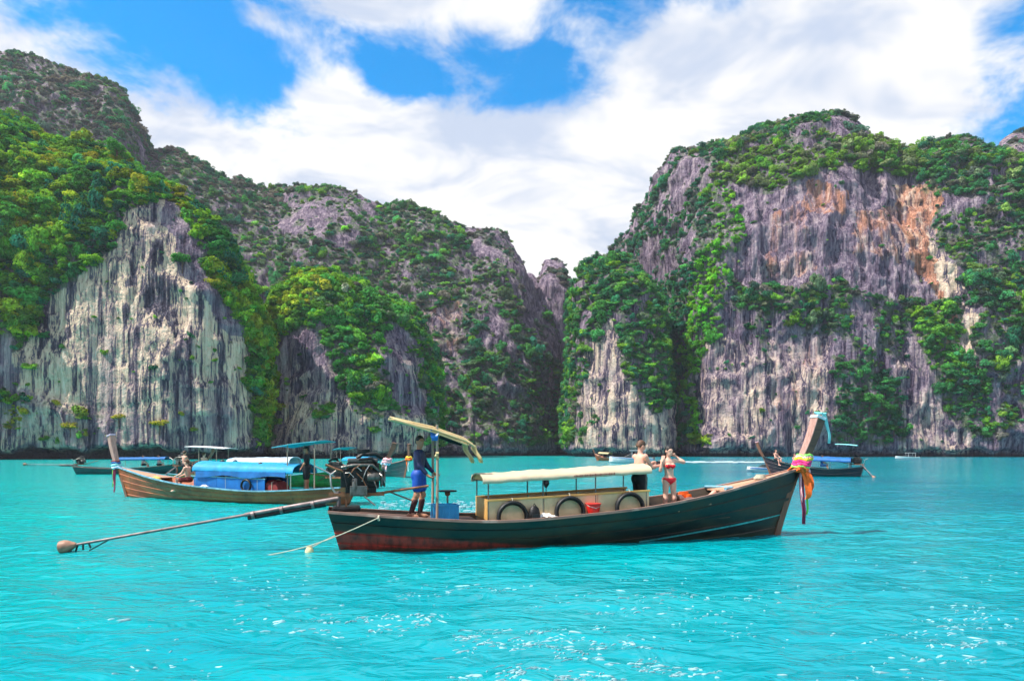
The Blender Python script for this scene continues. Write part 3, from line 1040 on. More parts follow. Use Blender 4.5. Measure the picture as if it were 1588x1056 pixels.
class Hull:
    def __init__(self, L=10.95, bs=1.0, zs=1.0):
        self.L, self.bs, self.zs = L, bs, zs

    def c(self, K, s):
        s = np.atleast_1d(np.asarray(s, float))
        return catmull(KX, K[:, None], np.clip(s, 0, 1))[:, 0]

    def sheer(self, x):
        return float(self.c(KS, x / self.L)[0]) * self.zs

    def half(self, x):
        return max(0.03, float(self.c(KB, x / self.L)[0])) * self.bs

    def beam_at(self, x, z):
        s = x / self.L
        zk, zt = float(self.c(KK, s)[0]), self.sheer(x)
        t = min(1, max(0, (z - zk) / (zt - zk)))
        return self.half(x) * t ** float(self.c(KE, s)[0])

    def point(self, s, t, side, inset=0.0):
        L = self.L
        zk, zt = float(self.c(KK, s)[0]), self.sheer(s * L)
        e = float(self.c(KE, s)[0])
        xt = s * L
        xb = 0.28 + s * (L - 0.62 - 0.28)
        x = xb + (xt - xb) * t ** 1.15
        y = max(0.0, self.half(s * L) * t ** e - inset) * side
        return Vector((x, y, zk + (zt - zk) * t + (inset * 0.8 if t < 0.5 else 0)))


def strip(mb, rows):
    n = len(rows[0])
    v = [p for r in rows for p in r]
    f = [(i * n + j, (i + 1) * n + j, (i + 1) * n + j + 1, i * n + j + 1) for i in range(len(rows) - 1) for j in range(n - 1)]
    return mb.add(v, f)


def planks(H, root, x0, x1, zf, n, name, mat, margin=0.05, nx=10, zoff=0.0, thick=0.03):
    """boards laid fore and aft between the sides"""
    xs = np.linspace(x0, x1, nx)
    wmax = max(H.beam_at(x, zf(x)) - margin for x in xs)
    ys = np.linspace(-wmax, wmax, n + 1)
    for k in range(n):
        up, dn = [], []
        for x in xs:
            b = max(0.01, H.beam_at(x, zf(x)) - margin)
            a0, a1 = np.clip((ys[k] + 0.006, ys[k + 1] - 0.006), -b, b)
            if a1 - a0 < 0.004:
                a1 = a0 + 0.004
            z = zf(x) + 0.004 * ((k * 7) % 3)
            up.append([Vector((x, a0, z)), Vector((x, a1, z)), Vector((x, a1, z - thick)), Vector((x, a0, z - thick))])
        mb = MB().rings(up)
        mb.build(name, mat, root)


def make_hull(H, root, mat, rail_mat, inner_mat, seams=5, rail=.045):
    ss = np.concatenate([np.linspace(0, .1, 6)[:-1], np.linspace(.1, .85, 30)[:-1], np.linspace(.85, 1, 12)])
    tt = np.sort(np.concatenate([np.linspace(0, 1, seams + 1), np.linspace(0, 1, seams + 1)[1:] - .012, np.linspace(0, 1, seams + 1)[1:] - .5 / seams]))
    mb = MB()
    grid = {}
    for side in (1, -1):
        rows = []
        for s in ss:
            row = []
            for t in tt:
                p = H.point(s, t, side)
                # strakes: each plank laps a little over the one below
                ph = (t * seams) % 1.0
                if 0.05 < t < 0.98:
                    p.y += side * 0.022 * (ph - 0.5)
                row.append(p)
            rows.append(row)
        strip(mb, rows)
        rin = [[H.point(s, t, side, .05) for t in tt] for s in ss]
        strip(mb, rin)
        for i in range(len(ss) - 1):
            mb.add([rows[i][-1], rows[i + 1][-1], rin[i + 1][-1], rin[i][-1]], [(0, 1, 2, 3)])
        grid[side] = (rows, rin)
    # transom
    a, b = grid[1][0][0], grid[-1][0][0]
    for j in range(len(tt) - 1):
        mb.add([a[j], a[j + 1], b[j + 1], b[j]], [(0, 1, 2, 3)])
    h = mb.build('hull', mat, root, smooth=True)
    # capping rails
    for side in (1, -1):
        rr = []
        for s in np.linspace(0, 0.995, 40):
            p = H.point(s, 1.0, side)
            w, d = rail, rail * 0.75
            rr.append([p + Vector((0, side * w * .55, -d)), p + Vector((0, side * w * .55, d * .5)), p + Vector((0, -side * w, d * .5)), p + Vector((0, -side * w, -d))])
        MB().rings(rr).build('gunwale', rail_mat, root)
    # stem timber
    st = []
    for t in np.linspace(0.0, 1.0, 9):
        p = H.point(1.0, t, 1)
        p.y = 0
        w, f, k = .05, .07, .10
        st.append([p + Vector((-k, -w, 0)), p + Vector((f, -w * .6, 0)), p + Vector((f, w * .6, 0)), p + Vector((-k, w, 0))])
    MB().rings(st).build('stem', M_PROW_DK, root)
    return h


def make_prow(H, root, mat, cap_mat, side_mat, top=(0.58, 1.36), w0=.085, w1=.125):
    """tall raked bow board: narrow at the garland, broad at its tip"""
    x0, z0 = H.L - .10, H.sheer(H.L) - .05
    dx, dz = top
    face, body = [], []
    for t in np.linspace(0, 1, 8):
        x = x0 + dx * t + .05 * math.sin(t * 3.14)
        z = z0 + dz * t
        w = w0 + (w1 - w0) * t
        dpt = .15 + .07 * t
        body.append([Vector((x, -w, z)), Vector((x + dpt, -w * .7, z - dpt * .35)), Vector((x + dpt, w * .7, z - dpt * .35)), Vector((x, w, z))])
        face.append([Vector((x - .022, -w * 1.06, z + .008)), Vector((x - .003, -w * 1.06, z)), Vector((x - .003, w * 1.06, z)), Vector((x - .022, w * 1.06, z + .008))])
    b = MB().rings(body).build('prow', side_mat, root)
    MB().rings(face).build('face_board', mat, b)
    x, z = x0 + dx, z0 + dz
    MB().box((x + .09, 0, z + .0), (.26, w1 * 2.15, .07), Matrix.Rotation(R(18), 3, 'Y')).build('cap', cap_mat, b, bevel=.01)
    return Vector((x0, 0, z0)), Vector((x, 0, z))


def canopy(H, root, x0, x1, z0, z1, wy, arch, mat, post_mat, nposts, end_mat=None, rib_mat=None, name='canopy', skirt=.06):
    n, m = 28, 13
    ze = lambda x: z0 + (z1 - z0) * (x - x0) / (x1 - x0)
    top, bot = [], []
    for i in range(n):
        x = x0 - .12 + (x1 - x0 + .24) * i / (n - 1)
        sag = -.022 * math.sin(math.pi * ((i / (n - 1) * (nposts - 1)) % 1.0)) + .006 * math.sin(i * 2.4)
        rt, rb = [], []
        for j in range(m):
            a = math.pi * j / (m - 1)
            y, zz = -math.cos(a) * (wy + .05), math.sin(a) ** .8 * arch
            wr = .010 * math.sin(i * 1.9 + j * 1.3) * math.sin(j * .9 + i * .35)
            rt.append(Vector((x, y, ze(x) + zz + sag * math.sin(a) + wr)))
            rb.append(Vector((x, y * .97, ze(x) + zz - .025 + sag * math.sin(a) + wr)))
        # hem hangs below the edge
        rt = [rt[0] + Vector((0, 0, -skirt))] + rt + [rt[-1] + Vector((0, 0, -skirt))]
        rb = [rb[0] + Vector((0, 0, -skirt))] + rb + [rb[-1] + Vector((0, 0, -skirt))]
        top.append(rt + rb[::-1])
    roof = MB().rings(top).build(name, mat, root, smooth=True)
    if end_mat is not None:
        for x in (x0 - .05,):
            pts = [Vector((x, -math.cos(math.pi * j / 10) * wy, ze(x) + math.sin(math.pi * j / 10) ** .8 * (arch - .03))) for j in range(11)]
            a = [p + Vector((-.012, 0, 0)) for p in pts]
            c = [p + Vector((.012, 0, 0)) for p in pts]
            MB().rings([a, c]).build('gable_board', end_mat, roof)
    for k in range(nposts):
        x = x0 + (x1 - x0) * k / (nposts - 1)
        for s in (-1, 1):
            MB().tube([(x, s * wy, H.sheer(x) - .15), (x, s * wy, ze(x) + .02)], .016, 8).build('post', post_mat, root)
        arc = [(x, -math.cos(math.pi * j / 10) * (wy - .01), ze(x) + math.sin(math.pi * j / 10) ** .8 * (arch - .05)) for j in range(11)]
        MB().tube(arc, .014, 6).build('roof_rib', rib_mat or post_mat, roof)
    return roof


def coaming(H, root, x0, x1, zt0, zt1, wy, mat, rail_mat, npanel=3):
    zt = lambda x: zt0 + (zt1 - zt0) * (x - x0) / (x1 - x0)
    for s in (-1, 1):
        for k in range(npanel):
            a, b = x0 + (x1 - x0) * k / npanel + .006, x0 + (x1 - x0) * (k + 1) / npanel - .006
            rr = []
            for x in np.linspace(a, b, 5):
                lo = H.sheer(x) - .22
                rr.append([Vector((x, s * wy - .012, lo)), Vector((x, s * wy + .012, lo)), Vector((x, s * wy + .012, zt(x))), Vector((x, s * wy - .012, zt(x)))])
            MB().rings(rr).build('side_panel', mat, root)
        MB().bar((x0 - .02, s * wy, zt0 + .022), (x1 + .02, s * wy, zt1 + .022), .06, .045).build('side_rail', rail_mat, root, bevel=.006)


def engine(root, O, tail, tiller_end, yaw=0.0, big=True, iron=None, K=1.0):
    """car engine on a swivel with its long shaft and tiller; all in boat coordinates"""
    iron = iron or M_IRON
    O = Vector(O)
    rot = Matrix.Rotation(yaw, 4, 'Z') @ Matrix.Scale(K, 4)

    def T(p):
        return O + (rot.to_3x3() @ Vector(p))

    def mbx(parts):
        mb = MB()
        for c, s in parts:
            mb.box(T(c), s, rot.to_3x3())
        return mb
    e = mbx((((0, 0, .0), (.62, .30, .30)), ((.02, 0, -.20), (.50, .24, .16)), ((.05, .02, .20), (.52, .22, .12)))).build('engine', iron, root, bevel=.02)
    mbx((((.05, .0, .295), (.50, .18, .07)),)).build('rocker_cover', M_IRON2, e, bevel=.025)
    MB().tube([T((-.30, -.17, .18)), T((-.1, -.2, .22)), T((.2, -.2, .22)), T((.34, -.18, .10)), T((.36, -.17, -.1))], .030, 8).build('exhaust_pipe', M_IRON2, e, smooth=True)
    for k in range(4):
        MB().tube([T((-.2 + k * .13, -.12, .16)), T((-.19 + k * .13, -.2, .21))], .026, 8).build('exhaust_port', M_RUST, e, smooth=True)
    MB().tube([T((-.05, -.05, .33)), T((.05, -.06, .40)), T((.26, -.06, .40)), T((.38, -.02, .33))], .04, 8).build('air_hose', M_RUBBER, e, smooth=True)
    MB().lathe([(.05, -.02), (.12, -.02), (.125, .0), (.12, .05), (.04, .06)], 16, Matrix.Translation(T((.06, .03, .43))) @ rot).build('air_cleaner', iron, e, smooth=True)
    q = rot @ Matrix.Rotation(R(90), 4, 'Y')
    MB().lathe([(.03, -.02), (.13, -.02), (.135, 0), (.11, .02), (.135, .04), (.13, .06), (.03, .06)], 18, Matrix.Translation(T((.36, -.02, -.02))) @ q).build('fan_pulley', M_IRON2, e, smooth=True)
    MB().lathe([(.02, -.01), (.07, -.01), (.075, .03), (.02, .04)], 14, Matrix.Translation(T((.37, -.14, .16))) @ q).build('alternator_pulley', M_IRON2, e, smooth=True)
    MB().lathe([(.07, -.1), (.08, -.08), (.08, .08), (.05, .11)], 14, Matrix.Translation(T((.22, -.19, .02))) @ q).build('alternator', M_IRON2, e, smooth=True)
    MB().lathe([(.045, -.12), (.05, -.1), (.05, .06), (.04, .08)], 12, Matrix.Translation(T((-.08, -.20, -.08))) @ rot).build('oil_filter', M_IRON2, e, smooth=True)
    if big:
        mbx((((-.02, -.21, -.2), (.28, .06, .16)),)).build('starter_motor', M_IRON2, e, bevel=.015)
        for k in range(14):
            a, c = T((-.28 + .045 * k, -.17 - .02 * (k % 2), .16 - .07 * (k % 4))), T((-.2 + .042 * k + .06 * (k % 3), -.22, -.18 + .1 * ((k * 2) % 5)))
            MB().tube([a, (a + c) / 2 + Vector((0, -.05, .05)), c], .010, 6).build('hose', (M_RUBBER, M_CHROME, M_RUST)[k % 3], e, smooth=True)
    # swivel, frame and shaft
    piv = T((-.34, 0, -.34))
    MB().tube([T((-.34, 0, -.75)), T((-.34, 0, -.22))], .045, 10).build('swivel_post', M_SHAFT, root, smooth=True)
    fr = MB().bar(T((-.5, -.14, -.27)), T((.40, -.14, -.27)), .04, .06).build('engine_bed', M_RUST, root)
    MB().bar(T((-.5, .14, -.27)), T((.40, .14, -.27)), .04, .06).build('bearer', M_RUST, fr)
    MB().bar(T((-.22, -.1, -.30)), T((-.22, -.1, -.62)), .04, .04).build('bed_leg', M_RUST, fr)
    MB().tube([T((-.36, -.13, .14)), T((-.47, -.13, .06)), T((-.46, -.13, -.12)), T((-.36, -.12, -.3))], .022, 8).build('frame_hoop', M_CHROME, fr, smooth=True)
    MB().tube([T((-.72, -.1, .20)), T((-.55, -.12, .12)), T((-.40, -.13, .03))], .018, 8).build('frame_stay', M_CHROME, fr, smooth=True)
    tail = Vector(tail)
    d = tail - piv
    sh = MB().tube([piv, piv + d * .15, piv + d * .36, piv + d * .365, tail], [.052, .05, .046, .030, .026], 10).build('drive_shaft', M_SHAFT, root, smooth=True)
    MB().tube([piv + d * .05 + Vector((0, 0, -.075)), piv + d * .35 + Vector((0, 0, -.075))], [.048, .040], 8).build('shaft_housing', M_IRON, sh, smooth=True)
    for f in (.10, .22, .33):
        c = piv + d * f
        MB().tube([c - d.normalized() * .03 + Vector((0, 0, -.03)), c + d.normalized() * .03 + Vector((0, 0, -.03))], .085, 10).build('clamp', M_SHAFT, sh, smooth=True)
    u = d.normalized()
    # worn bulb over the propeller, with the skeg below
    MB().tube([tail - u * .03, tail + u * .04, tail + u * .12, tail + u * .20, tail + u * .27, tail + u * .30], [.04, .075, .115, .135, .125, .05], 14).build('propeller_cover', simple('reddish_brown_cover', (0.30, 0.15, 0.10), .6, var=.35, vscale=9), sh, smooth=True)
    for k in range(3):
        c = tail - u * (.06 + .10 * k)
        MB().bar(c, c + Vector((.06 * (k - 1), .05 * (1 - k), -.16 + .03 * k)), .018, .03).build('skeg', M_IRON, sh)
    c = tail - u * .70
    MB().bar(c, c + u * .42 + Vector((0, 0, -.16)), .02, .022).build('skeg_stay', M_IRON, sh)
    te = Vector(tiller_end)
    MB().tube([T((.1, -.12, -.29)), T((.55, -.12, -.22)), te], [.03, .026, .022], 8).build('tiller', M_RUST, root, smooth=True)
    MB().tube([T((.50, -.10, -.24)), T((.95, -.10, -.42))], .016, 8).build('throttle_rod', M_IRON2, root, smooth=True)
    return e


def cloth_strand(pts, w, mat, parent, name, wave=.02, n=14, thick=.008, tw=0.0):
    """a hanging ribbon with folds and some thickness"""
    pts = [Vector(p) for p in pts]
    P2 = np.array(pts)
    kk = np.linspace(0, 1, len(pts))
    S = catmull(kk, P2, np.linspace(0, 1, n))
    rr = []
    for i, p in enumerate(S):
        t = i / (n - 1)
        a = tw * t + .4 * math.sin(t * 5 + w * 50)
        ax = Vector((math.cos(a), math.sin(a), 0)) * w * (1 - .35 * t * t) / 2
        nn = Vector((-math.sin(a), math.cos(a), 0)) * thick
        p = Vector(p) + nn * (wave / thick) * math.sin(t * 7)
        rr.append([p - ax - nn, p + nn * 1.5, p + ax - nn, p + ax + nn, p + nn * 3.5, p - ax + nn])
    return MB().rings(rr).build(name, mat, parent, smooth=True)


def garland(name, label, root_mw, base, up, scale, wraps, strands, group=None):
    """flowers and cloths tied round the bow; a thing of its own"""
    o = empty(name, root_mw @ Vector(base), 0, label, 'garland', group)
    o.rotation_euler = root_mw.to_euler()
    inv = o.matrix_basis.inverted() @ root_mw
    for i, (h, rx, ry, rr, mat) in enumerate(wraps):
        c = Vector(base) + Vector(up) * h
        pts = []
        for k in range(25):
            a = 6.28318 * k / 24
            wob = 1 + .10 * math.sin(a * 5 + i) + .06 * math.sin(a * 11 + 2 * i)
            p = c + Vector((rx * math.cos(a) * wob + .10, ry * math.sin(a) * wob, rr * .9 * math.sin(a * 3 + i) * .4))
            pts.append(inv @ p)
        rad = [rr * (1 + .22 * math.sin(k * 2.1 + i)) for k in range(25)]
        MB().tube(pts, rad, 8).build('wrap', mat, o, smooth=True)
    for (pts, w, mat) in strands:
        cloth_strand([inv @ (Vector(base) + Vector(p) * scale) for p in pts], w * scale, mat, o, 'ribbon', wave=.02 * scale, thick=.01 * scale)
    return o


def world_of(root):
    return Matrix.Translation(root.location) @ root.rotation_euler.to_matrix().to_4x4()


def near_boat():
    th = R(13.95)
    root = empty('longtail_boat', (-3.72, 13.81, 0), th, 'large dark green longtail boat with cream canopy in the foreground', 'boat', 'longtail boats in the bay')
    H = Hull()
    make_hull(H, root, M_HULL, M_RAIL, M_WOOD_DK)
    mw = world_of(root)
    inv = mw.inverted()
    # deck boards
    planks(H, root, .12, 3.05, lambda x: H.sheer(x) - .06, 7, 'stern_deck_plank', M_WOOD_DK)
    planks(H, root, 3.05, 8.95, lambda x: .40 + .012 * x, 6, 'floor_plank', M_WOOD_DK)
    planks(H, root, 8.75, 10.85, lambda x: H.sheer(x) - .012, 5, 'foredeck_plank', M_WOOD, margin=.03)
    # curved coaming at the edge of the foredeck
    arc = []
    for k in range(13):
        a = -1 + 2 * k / 12
        y = a * (H.half(8.72) - .08)
        arc.append(Vector((8.70 + .42 * (a * a) * -1 + .42, y, H.sheer(8.9) + .01)))
    MB().tube(arc, .035, 8).build('foredeck_coaming', M_RAIL_BLUE, root, smooth=True)
    for x in (7.35, 8.2):
        b = H.beam_at(x, H.sheer(x) - .2) - .04
        MB().box((x, 0, H.sheer(x) - .2), (.22, 2 * b, .035)).build('thwart', M_WOOD, root, bevel=.006)
    # painted line low on the bow
    for side in (-1, 1):
        rr = []
        for s in np.linspace(.62, .992, 24):
            t = .30 + .06 * (s - .62) / .37
            p, q = H.point(s, t, side), H.point(s, t + .028, side)
            off = Vector((0, side * .008, 0))
            rr.append([p + off, q + off, q + off * .2, p + off * .2])
        MB().rings(rr).build('painted_line', M_STRIPE, root)
    make_prow(H, root, M_PROW, simple('pale_blue_cap_paint', (0.55, 0.66, 0.72), .5), M_WOOD_DK, top=(.56, 1.27))
    coaming(H, root, 3.18, 6.75, .97, 1.13, .62, M_CREAM, M_OCHRE)
    MB().box((3.17, 0, .80), (.03, 1.26, .42)).build('end_panel', M_OCHRE, root)
    roof = canopy(H, root, 3.18, 6.68, 1.40, 1.575, .62, .15, M_CANVAS, M_IRON2, 4, M_OCHRE, skirt=.035)
    # lettering strip along the hem
    for k in range(26):
        x = 5.02 + k * .036
        MB().box((x, -.678, 1.385 + .0525 * (x - 3.18)), (.022, .006, .022 + .012 * ((k * 5) % 3))).build('lettering', M_RED_DK, roof)
    # hanging lamp
    lmp = MB().lathe([(.02, .10), (.06, .06), (.075, .0), (.03, -.07), (.012, -.09)], 12, Matrix.Translation((4.42, -.60, 1.33))).build('cabin_lamp', M_IRON, root, smooth=True)
    MB().tube([(4.42, -.6, 1.24), (4.42, -.6, .95)], .010, 6).build('cord', M_IRON, lmp)
    # awning over the helm: two poles, bamboo beams, a furled cloth
    for (x, y) in ((2.16, -.36), (2.16, .36)):
        MB().tube([(x, y, H.sheer(x) - .1), (x + .01, y, 1.6), (x, y, 2.55)], .028, 8).build('awning_post', M_POLE, root, smooth=True)
    for y, dz in ((-.38, 0), (.38, .04), (-.05, .06)):
        MB().tube([(1.22, y, 2.64 + dz), (2.1, y, 2.44 + dz), (2.75, y, 2.22 + dz), (2.95, y, 2.10 + dz)], [.03, .035, .032, .022], 8).build('awning_beam', M_BAMBOO, root, smooth=True)
    n = 12
    rr = []
    for i in range(n):
        t = i / (n - 1)
        x, z = 1.28 + 1.5 * t, 2.63 - .40 * t - .10 * t * t
        ring = [Vector((x, -.42, z + .02)), Vector((x, -.2, z + .065)), Vector((x, .1, z + .06)), Vector((x, .42, z + .05)), Vector((x, .42, z + .03)), Vector((x, .1, z + .035)), Vector((x, -.2, z + .035)), Vector((x, -.42, z - .01))]
        rr.append(ring)
    MB().rings(rr).build('awning_cloth', M_YELLOW_CANVAS, root, smooth=True)
    MB().tube([(2.22, -.30, 2.32), (2.45, -.30, 2.25), (2.68, -.28, 2.16)], [.05, .07, .05], 10).build('furled_cloth', M_IRON, root, smooth=True)
    for k, (x, y) in enumerate(((2.74, -.34), (2.93, -.30))):
        cloth_strand([(x, y, 2.20 - .06 * k), (x + .03, y, 2.02), (x + .12, y - .02, 1.86), (x + .17, y, 1.76)], .11, M_YELLOW_CANVAS, root, 'hanging_cloth', thick=.02)
    cloth_strand([(2.10, -.40, 2.44), (2.10, -.41, 2.33), (2.11, -.41, 2.22)], .17, M_BLUE_PANEL, root, 'blue_cloth', thick=.012)
    MB().tube([(2.16, -.40, 1.98), (2.16, -.34, 1.92), (2.17, -.40, 1.86), (2.13, -.38, 1.90), (2.18, -.36, 1.97)], .035, 8).build('cloth_knot', M_BAMBOO, root, smooth=True)
    # engine, shaft to the left just above the water
    tail = inv @ Vector((-8.62, 13.45, .16))
    engine(root, (.62, 0, 1.46), tail, (1.98, -.40, 1.30), K=1.22)
    MB().box((.98, -.02, 1.52), (.05, .42, .50)).build('radiator', M_IRON, root, bevel=.015)
    MB().tube([(.95, -.1, 1.76), (.85, -.16, 1.86), (.6, -.16, 1.84)], .028, 8).build('coolant_hose', M_RUBBER, root, smooth=True)
    MB().tube([(.30, -.2, 1.60), (.12, -.22, 1.66), (-.05, -.22, 1.74)], .026, 8).build('exhaust_stack', M_RUST, root, smooth=True)
    MB().box((.36, 0, .84), (.55, .55, .10)).build('engine_mount', M_IRON, root, bevel=.03)
    return root, H, mw


def twin_boat(label, bow, stern, hull, rail, prow, cap, side, bs=1.0, zs=.9, prow_top=(.55, 1.2), group='longtail boats in the bay', deck=None):
    """another boat of the kind, between two points of the water"""
    bow, stern = Vector(bow), Vector(stern)
    d = bow - stern
    L = d.length
    root = empty('longtail_boat', (stern.x, stern.y, 0), math.atan2(d.y, d.x), label, 'boat', group)
    H = Hull(L, bs, zs)
    make_hull(H, root, hull, rail, M_WOOD_DK)
    planks(H, root, .12, .30 * L, lambda x: H.sheer(x) - .08, 4, 'stern_deck_plank', M_WOOD_DK)
    planks(H, root, .30 * L, .8 * L, lambda x: .34, 4, 'floor_plank', M_WOOD_DK)
    planks(H, root, .78 * L, .985 * L, lambda x: H.sheer(x) - .012, 4, 'foredeck_plank', deck or M_WOOD, margin=.03)
    make_prow(H, root, prow, cap, side, top=prow_top)
    return root, H, world_of(root)


def flat_awning(root, x0, x1, y, z, mat, post_mat, zb, xs, tilt=.15):
    rr = []
    for t in np.linspace(0, 1, 7):
        x, zz = x0 + (x1 - x0) * t, z + tilt * (t - .5) + .03 * math.sin(t * 3.14)
        rr.append([Vector((x, -y, zz - .03)), Vector((x, -y, zz)), Vector((x, 0, zz + .05)), Vector((x, y, zz)), Vector((x, y, zz - .03)), Vector((x, 0, zz + .02))])
    MB().rings(rr).build('awning', mat, root, smooth=True)
    for x in xs:
        for s in (-1, 1):
            MB().tube([(x, s * y * .8, zb), (x, s * y * .8, z + .02)], .022, 8).build('awning_post', post_mat, root)


# ------------------------------------------------------------------ people: one continuous surface grown round a posed skeleton
class Field:
    """smooth union of tapered limbs and ellipsoids on a grid"""
    def __init__(self, lo, hi, h, k):
        self.lo, self.h, self.k = np.array(lo, float), h, k
        self.n = np.ceil((np.array(hi) - lo) / h).astype(int) + 1
        self.S = np.zeros(self.n, np.float32)
        self.ax = [self.lo[i] + h * np.arange(self.n[i]) for i in range(3)]

    def block(self, a, b):
        sl = []
        for i in range(3):
            s = max(0, int((a[i] - self.lo[i]) / self.h))
            e = min(self.n[i], int((b[i] - self.lo[i]) / self.h) + 2)
            sl.append(slice(s, max(s, e)))
        g = np.meshgrid(*[self.ax[i][sl[i]] for i in range(3)], indexing='ij')
        return tuple(sl), np.stack(g, -1).astype(np.float32)

    def put(self, sl, d, k=None):
        self.S[sl] += np.exp(np.clip(-d / self.k, -60, 60))

    def limb(self, a, b, r1, r2):
        a, b = np.array(a, float), np.array(b, float)
        m = max(r1, r2) + 9 * self.k
        sl, p = self.block(np.minimum(a, b) - m, np.maximum(a, b) + m)
        if p.size == 0:
            return
        ab = b - a
        t = np.clip(((p - a) @ ab) / max(ab @ ab, 1e-9), 0, 1)
        d = np.linalg.norm(p - a - t[..., None] * ab, axis=-1) - (r1 + (r2 - r1) * t)
        self.put(sl, d)

    def ell(self, c, r, rot=None):
        c, r = np.array(c, float), np.array(r, float)
        m = max(r) + 9 * self.k
        sl, p = self.block(c - m, c + m)
        if p.size == 0:
            return
        q = p - c
        if rot is not None:
            q = q @ np.array(rot)
        q = q / r
        l = np.linalg.norm(q, axis=-1)
        d = (l - 1) * l / np.maximum(np.linalg.norm(q / r, axis=-1), 1e-6)
        self.put(sl, d)

    def value(self):
        return -self.k * np.log(self.S + 1e-26)


def nets(F, lo, h):
    """surface nets"""
    ins = F < 0
    c = [ins[i:F.shape[0] - 1 + i, j:F.shape[1] - 1 + j, k:F.shape[2] - 1 + k] for i in (0, 1) for j in (0, 1) for k in (0, 1)]
    cnt = sum(x.astype(np.int8) for x in c)
    act = np.argwhere((cnt > 0) & (cnt < 8))
    if len(act) == 0:
        return np.zeros((0, 3)), np.zeros((0, 4), int)
    idx = -np.ones(np.array(F.shape) - 1, np.int64)
    idx[tuple(act.T)] = np.arange(len(act))
    off = np.array([(i, j, k) for i in (0, 1) for j in (0, 1) for k in (0, 1)])
    val = np.stack([F[tuple((act + o).T)] for o in off], 1)
    acc, num = np.zeros((len(act), 3)), np.zeros(len(act))
    for a in range(8):
        for b in range(a + 1, 8):
            if np.abs(off[a] - off[b]).sum() != 1:
                continue
            va, vb = val[:, a], val[:, b]
            x = (va < 0) != (vb < 0)
            t = np.where(x, va / np.where(x, va - vb, 1), 0)
            acc += np.where(x[:, None], off[a] + t[:, None] * (off[b] - off[a]), 0)
            num += x
    V = np.array(lo) + h * (act + acc / num[:, None])
    Q = []
    for ax in range(3):
        s0 = [slice(None)] * 3
        s1 = [slice(None)] * 3
        s0[ax], s1[ax] = slice(0, -1), slice(1, None)
        x = np.argwhere(ins[tuple(s0)] != ins[tuple(s1)])
        u, w = (ax + 1) % 3, (ax + 2) % 3
        ok = (x[:, u] > 0) & (x[:, w] > 0) & (x[:, u] < F.shape[u] - 1) & (x[:, w] < F.shape[w] - 1)
        x = x[ok]
        du, dw = np.eye(3, dtype=int)[u], np.eye(3, dtype=int)[w]
        q = np.stack([idx[tuple((x - du - dw).T)], idx[tuple((x - dw).T)], idx[tuple(x.T)], idx[tuple((x - du).T)]], 1)
        fl = ~ins[tuple(x.T)]
        q[fl] = q[fl][:, ::-1]
        Q.append(q)
    Q = np.concatenate(Q)
    return V, Q[(Q >= 0).all(1)]


def unit(v):
    v = np.array(v, float)
    return v / max(np.linalg.norm(v), 1e-9)


def skin_material(name, col, col2):
    m, t, b, out = new_mat(name)
    oc = t.node('ShaderNodeTexCoord').outputs['Object']
    t.put(b.inputs['Base Color'], t.mix(t.smooth(t.noise(oc, 7, 3), .35, .65), col, col2))
    b.inputs['Roughness'].default_value = 0.5
    b.inputs['Specular IOR Level'].default_value = 0.35
    return m


SKIN_FAIR = skin_material('fair_skin', (0.72, 0.42, 0.31), (0.64, 0.34, 0.25))
SKIN_PINK = skin_material('sunburnt_skin', (0.66, 0.34, 0.25), (0.58, 0.27, 0.20))
SKIN_TAN = skin_material('tanned_skin', (0.42, 0.20, 0.115), (0.34, 0.15, 0.09))
HAIR_BROWN = simple('brown_hair', (0.10, 0.045, 0.025), .55, var=.4, vscale=30, bump=.5, bscale=60)
HAIR_BLACK = simple('black_hair', (0.012, 0.010, 0.010), .45, var=.4, vscale=30, bump=.5, bscale=60)
EYE = simple('dark_eye', (0.02, 0.012, 0.01), .25)
LIP = simple('lip_skin', (0.45, 0.14, 0.12), .5)
BIKINI = simple('red_bikini', (0.80, 0.012, 0.025), .5, var=.1)
NAVY = simple('navy_rash_vest', (0.012, 0.016, 0.065), .55, var=.3, vscale=8)
ROYAL = simple('royal_blue_shorts', (0.006, 0.065, 0.36), .6, var=.2, vscale=8)
BLACKC = simple('black_cloth', (0.012, 0.011, 0.016), .7, var=.3, vscale=8)
WHITEC = simple('white_cloth', (0.75, 0.74, 0.74), .7, var=.1)
BLUEC = simple('blue_cloth', (0.05, 0.16, 0.42), .7, var=.2)


